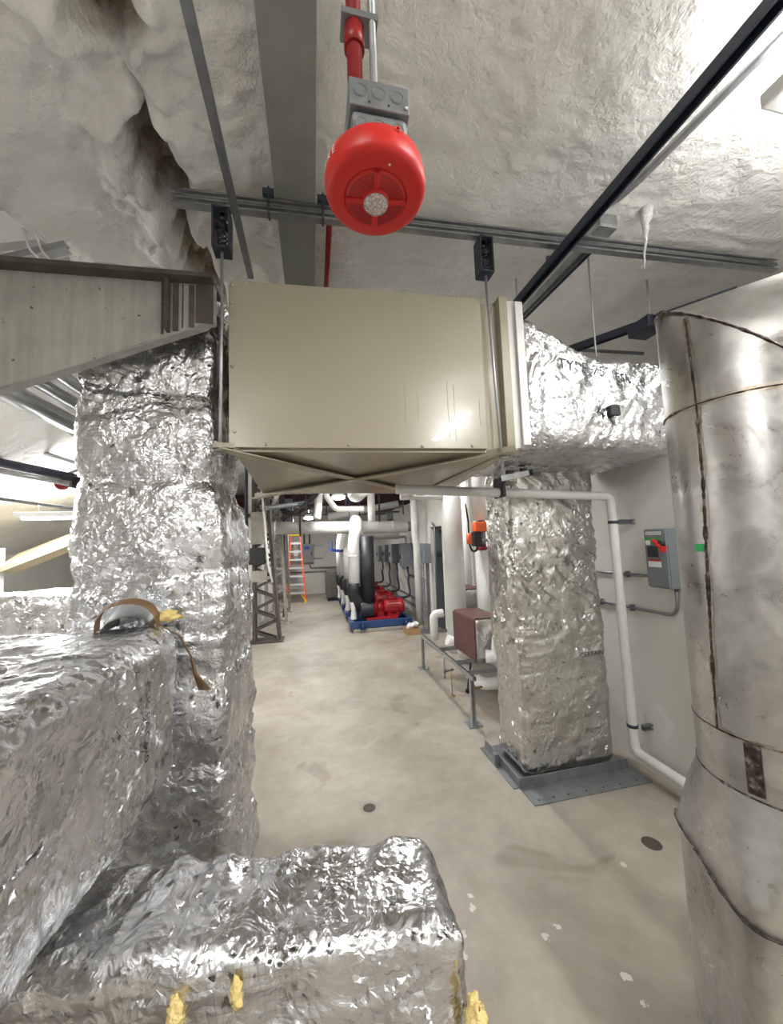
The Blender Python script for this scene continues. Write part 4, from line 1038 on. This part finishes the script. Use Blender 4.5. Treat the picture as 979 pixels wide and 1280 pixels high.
obj('top_cap', MB().box(bx-.2, bx+.2, ly(H)-.1, ly(H)+.14, H-.06, H+.03), 'yellow', lt, bevel=.01)
obj('spreader', MB().bar((lx(1.1,1), ly(1.1), 1.1), (lx(1.1,1), 13.5, 1.1), .03, .012).bar((lx(1.1,-1), ly(1.1), 1.1), (lx(1.1,-1), 13.5, 1.1), .03, .012), 'alum', lt)
obj('label_sheet', MB().box(bx-.08, bx+.08, 13.55, 13.56, 1.35, 1.95), 'label', lt)

# panel on the back wall
t = thing('electrical_panel', 'grey electrical panel with a blue sticker on the back wall behind the ladder', 'electrical box', (-.3, 14.85, 1.5))
obj('cabinet', MB().box(-.62, .0, 14.7, 14.89, 1.22, 1.95), 'greybox2', t, bevel=.01)
obj('door', MB().box(-.58, -.04, 14.68, 14.7, 1.26, 1.91), 'greybox2', t, bevel=.005)
obj('blue_sticker', MB().box(-.36, -.16, 14.672, 14.68, 1.72, 1.86), 'bluev', t)
obj('latch', MB().box(-.10, -.06, 14.66, 14.68, 1.5, 1.62), 'black', t)
for z in (1.35, 1.85): obj('strut', MB().box(-.75, .35, 14.86, 14.9, z, z+.04), 'galv_dull', t)
for x in (-.35, -.15): obj('conduit', MB().cyl((x, 14.82, 1.95), (x, 14.82, 3.9), .03, 8), 'galv_dull', t)
tag(obj('wall_conduit', MB().tube([(-.15, 14.82, 1.22), (-.15, 14.82, 1.02), (1.1, 14.82, .99)], .025, 8, .12), 'galv_dull'), 'grey conduit bending from the panel along the back wall', 'conduit')
tag(obj('wall_conduit', MB().tube([(-1.2, 14.85, .86), (1.5, 14.85, .86)], .02, 8), 'galv_dull'), 'long low grey conduit line on the back wall behind the ladder', 'conduit')
t = thing('louvred_cabinet', 'dark metal cabinet with louvred side at the end of the aisle', 'cabinet', (.65, 13, 0))
obj('body', MB().box(.40, .98, 12.7, 13.7, .12, 1.0), 'metalbin', t, bevel=.01)
obj('plinth', MB().box(.44, .94, 12.75, 13.65, 0, .12), 'dark', t)
for k in range(9):
    for yy in (12.76, 13.02, 13.28, 13.5): obj('louvre', MB().box(.375, .402, yy, yy+.17, .22+k*.083, .255+k*.083), 'galv_dull', t)
obj('blue_sticker', MB().box(.72, .82, 12.69, 12.7, .82, .93), 'bluev', t)

# boxes on the right wall near the pumps
for i, (y, z0, z1, w_d) in enumerate([(13.2, 1.22, 1.78, .5), (12.0, 1.26, 1.82, .5), (10.9, 1.28, 1.84, .45), (9.55, 1.25, 1.86, .35)]):
    lb = ['farthest', 'third nearest', 'second nearest', 'nearest'][i]
    t = thing('motor_starter', lb+' grey motor starter box on the right wall by the pumps', 'electrical box', (2.5, y, z0), 'motor starters on the right wall')
    obj('enclosure', MB().box(2.25, 2.612, y-w_d/2, y+w_d/2, z0, z1), 'greybox', t, bevel=.01)
    obj('cover', MB().box(2.235, 2.25, y-w_d/2+.02, y+w_d/2-.02, z0+.02, z1-.02), 'greybox2', t, bevel=.005)
    obj('handle', MB().box(2.21, 2.235, y-.03, y+.02, z0+.2, z0+.32), 'black', t)
    if i < 3 or True:
        py = 8.35 + 1.15*(3-i)
        obj('flexible_conduit', MB().tube([(2.40, y-w_d/4, z0), (2.42, y-.1, z0-.25), (2.2, py+.35, .95), (2.22, py+.15, .6), (1.80, py+.05, .64)], .028, 10, .25), 'dark', t)
for k, z in enumerate((.42, .22)):
    tag(obj('wall_conduit', MB().tube([(2.58, 13.5, z), (2.58, 8.6, z)], .025, 8), 'galv_dull'), ['upper', 'lower'][k]+' of the two low conduits on the right wall behind the pumps', 'conduit')
tag(obj('wall_conduit', MB().tube([(2.58, 12.5, 2.05), (2.58, 10.3, 2.05), (2.58, 10.2, .98), (2.58, 8.6, .96)], .028, 8, .15), 'galv_dull'), 'grey conduit looping down the right wall past the motor starters', 'conduit')

# carton with white cups
t = thing('carton', 'small brown cardboard carton on the floor by the front pump', 'carton', (1.95, 7.6, 0))
bm_ = MB().box(1.82, 2.10, 7.45, 7.75, 0, .012)
for a_ in ((1.82,1.83,7.45,7.75),(2.09,2.10,7.45,7.75),(1.83,2.09,7.45,7.46),(1.83,2.09,7.74,7.75)): bm_.box(a_[0], a_[1], a_[2], a_[3], .012, .13)
obj('box', bm_, 'card', t)
for k, (x, y, z, a_) in enumerate([(1.88, 7.54, .13, .5), (1.97, 7.56, .12, -.3), (2.04, 7.62, .13, .2), (1.9, 7.66, .12, .9)]):
    c_ = V((x, y, z)); d_ = V((math.sin(a_), -.3, .8)).normalized()
    tag(obj('white_fitting', MB().lathe(c_-d_*.02, d_, [(0,0),(.045,0),(.055,.11),(.05,.115),(.04,.02),(0,.02)], 16), 'white'), ['white plastic fitting at the left front of the small carton', 'white plastic fitting in the middle of the small carton', 'white plastic fitting at the right of the small carton', 'white plastic fitting at the rear left of the small carton'][k], 'fitting', 'white fittings in the carton')

# ================================================================== LATTICE COLUMNS
def lattice(x0, x1, y, z1, label, m='truss', top=None):
    t = thing('lattice_column', label, 'column', ((x0+x1)/2, y, 0), 'lattice columns left of the aisle')
    tx0, tx1 = top or (x0, x1)
    def xa(z): return x0+(tx0-x0)*z/z1
    def xb(z): return x1+(tx1-x1)*z/z1
    for yy in (y-.1, y+.1):
        obj('chord', MB().bar((xa(0), yy, 0), (xa(z1), yy, z1), .06, .06), m, t)
        obj('chord', MB().bar((xb(0), yy, 0), (xb(z1), yy, z1), .06, .06), m, t)
    n = max(4, int(z1/.2))
    for k in range(n):
        za, zb = z1*k/n+.02, z1*(k+1)/n
        for yy in (y-.1, y+.1):
            a_, b_ = (xa(za), xb(zb)) if k % 2 else (xb(za), xa(zb))
            obj('lacing_bar', MB().bar((a_, yy, za), (b_, yy, zb), .012, .045, (1,0,0)), m, t)
    obj('base_plate', MB().box(x0-.08, x1+.08, y-.2, y+.2, 0, .03), m, t)
    return t
lattice(-1.18, -.70, 8.0, 3.75, 'nearest dark rusty lattice column left of the aisle', 'truss', (-1.18, -.98))
obj_t = thing('column_plate', 'dark gusset and box mounted on the nearest lattice column', 'plate', (-1.05, 7.85, 1.7))
obj('gusset', MB().box(-1.22, -.93, 7.82, 7.86, 1.95, 2.6), 'trussl', obj_t)
obj('gusset', MB().box(-1.22, -.92, 7.82, 7.86, 1.2, 1.42), 'trussl', obj_t)
obj('dark_box', MB().box(-1.25, -.95, 7.7, 7.82, 1.55, 1.88), 'black', obj_t, bevel=.01)
tag(obj('pale_post', MB().bar((-.72, 8.05, .01), (-.93, 8.05, 2.9), .05, .08, (1,0,0)), 'trussl'), 'pale slanting steel flange against the nearest lattice column', 'post')
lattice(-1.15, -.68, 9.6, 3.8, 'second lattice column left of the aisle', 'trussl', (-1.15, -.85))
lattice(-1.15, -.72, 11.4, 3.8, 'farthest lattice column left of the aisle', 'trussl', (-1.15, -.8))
tag(obj('corner_post', MB().box(-.84, -.76, 10.5, 10.58, 0, 3.9), 'truss'), 'thin dark post between the second and farthest lattice columns', 'post')
tag(obj('white_conduit', MB().tube([(-.99, 7.65, 3.1), (-.88, 7.65, 1.55), (-.80, 7.65, 1.2)], .02, 8), 'whitepaint'), 'thin cream conduit slanting down beside the nearest lattice column', 'conduit')
tag(obj('tie_brace', MB().bar((-1.9, 8.2, 2.1), (-1.1, 8.2, 2.75), .04, .06).bar((-1.9, 8.2, 3.1), (-1.1, 8.2, 2.35), .04, .06), 'trussl'), 'crossed steel braces seen between the tall left duct and the beige box', 'brace')
tag(obj('drop_rod', MB().cyl((-.70, 4.2, 3.98), (-.70, 4.2, 1.9), .018, 8), 'dark'), 'dark vertical rod behind the tall left duct, beside the crossed braces', 'rod')

# ================================================================== clutter over the aisle
cl = [
 ('white_pipe_bend', [(.20, 8.6, 3.6), (.10, 8.6, 2.6), (.08, 8.6, 2.49)], .09, 'offwhite', 'pale slanting pipe dropping onto the header at left'),
 ('white_pipe_loop', [(.55, 7.0, 3.05), (.22, 7.0, 2.86), (.42, 7.0, 2.55), (.95, 7.0, 2.55)], .055, 'white', 'white pipe making a hooked bend below the box'),
 ('vertical_pipe', [(1.35, 8.6, 3.7), (1.35, 8.6, 2.4)], .09, 'offwhite', 'pale vertical pipe dropping onto the header at right'),
 ('steel_pipe', [(-.9, 7.6, 2.65), (.8, 10.5, 3.2)], .05, 'galv_dull', 'grey pipe slanting away over the aisle'),
 ('steel_pipe', [(-.55, 6.4, 2.85), (-.95, 9.4, 2.9)], .045, 'whitepaint', 'pale pipe beside the top of the nearest lattice column'),
 ('steel_pipe', [(.4, 9.9, 2.62), (2.3, 9.9, 2.95)], .09, 'offwhite', 'pale sloping pipe above the header at right'),
 ('steel_pipe', [(-.8, 10.2, 2.75), (2.4, 10.2, 2.75)], .03, 'galv_dull', 'thin grey pipe spanning the aisle behind the header'),
 ('steel_pipe', [(-.8, 11.0, 2.95), (2.4, 11.0, 2.9)], .03, 'galv_dull', 'upper thin grey pipe spanning the aisle further back'),
]
for nm, pts, r, m_, lb in cl: tag(obj(nm, MB().tube(pts, r, 14, r*1.6), m_), lb, 'pipe')
tag(obj('tank_end', MB().lathe((.93, 7.2, 2.98), (0,-1,0), [(.0,-.8),(.19,-.8),(.19,0),(.16,.07),(.09,.11),(0,.12)], 24), 'white'), 'white rounded pipe end hanging just under the box, beside the glowing lamp', 'pipe')
tag(obj('red_roof_beam', MB().box(-5, 4.6, 10.6, 10.75, 3.0, 3.02).box(-5, 4.6, 10.66, 10.69, 3.02, 3.3).box(-5, 4.6, 10.6, 10.75, 3.3, 3.32), 'maroon'), 'dull red steel beam across the aisle behind the header', 'beam')
tag(obj('dark_roof_beam', MB().box(-.6, 2.6, 12.2, 12.4, 2.85, 3.1), 'truss'), 'dark steel beam across the far end of the aisle', 'beam')
k = 0
rods = [(-.42, 8.7, 2.5), (-.15, 8.2, 2.7), (.02, 9.5, 2.5), (.70, 7.9, 2.6), (.85, 8.8, 2.4), (1.15, 9.3, 2.4), (1.6, 8.9, 2.4), (1.75, 9.8, 2.5), (.36, 10.1, 2.7), (1.95, 7.9, 2.5)]
for k, (x, y, z) in enumerate(sorted(rods, key=lambda r: r[0]/r[1])):
    tag(obj('hanger_rod', MB().cyl((x, y, z), (x, y, 3.98), .014, 6), 'dark'), ['leftmost', 'second', 'third', 'fourth', 'fifth', 'sixth', 'seventh', 'eighth', 'ninth', 'rightmost'][k]+' of the thin dark hanger rods over the aisle, counted from the left', 'rod', 'hanger rods over the aisle')
t = thing('cable_coil', 'loop of dark cables hung at the left over the aisle', 'cable', (-.55, 8.6, 2.9))
for q in range(4):
    obj('cable', MB().tube([(-.62-.03*q, 8.4, 3.5), (-.66-.02*q, 8.4, 2.75-.03*q), (-.45, 8.4, 2.62-.03*q), (.1, 8.5, 2.95+.06*q), (.3, 8.6, 3.4)], .016, 6, .3), 'black', t)
t = thing('cable_tray', 'dark sloping lattice tray over the left side of the aisle', 'tray', (-.3, 8.9, 2.8))
for q in (-1, 1): obj('rail', MB().bar((-.75, 9.3+q*.15, 2.55), (.45, 9.3+q*.15, 3.05), .03, .07), 'truss', t)
for k in range(9): f = k/8; obj('rung', MB().bar((-.75+1.2*f, 9.15, 2.55+.5*f), (-.75+1.2*f, 9.45, 2.55+.5*f), .03, .02), 'truss', t)
tag(obj('grey_wall_duct', MB().box(-.95, -.55, 10.6, 11.2, 2.45, 3.2), 'galv_dull', bevel=.01), 'dull grey sheet duct over the left side of the aisle', 'duct')
tag(obj('black_actuator', MB().box(1.52, 1.66, 7.6, 7.75, 2.36, 2.52), 'black', bevel=.02), 'small black actuator hanging over the right of the header', 'actuator')
for x, y in ((2.62, 5.9),):
    tag(obj('wall_panel_strip', MB().box(2.595, 2.62, 5.55, 5.60, .02, 2.9), 'truss'), 'dark vertical joint on the right wall between the white pipes', 'strip')
tag(obj('wall_switch', MB().box(2.605, 2.62, 5.15, 5.22, 1.25, 1.40), 'greybox2', bevel=.003), 'small grey switch plate on the right wall between the white pipes', 'switch')
tag(obj('white_riser', MB().tube([(2.45, 5.75, 3.9), (2.45, 5.75, .01)], .09, 16), 'whitepaint'), 'thin white riser pipe behind the thickest white pipe', 'pipe')
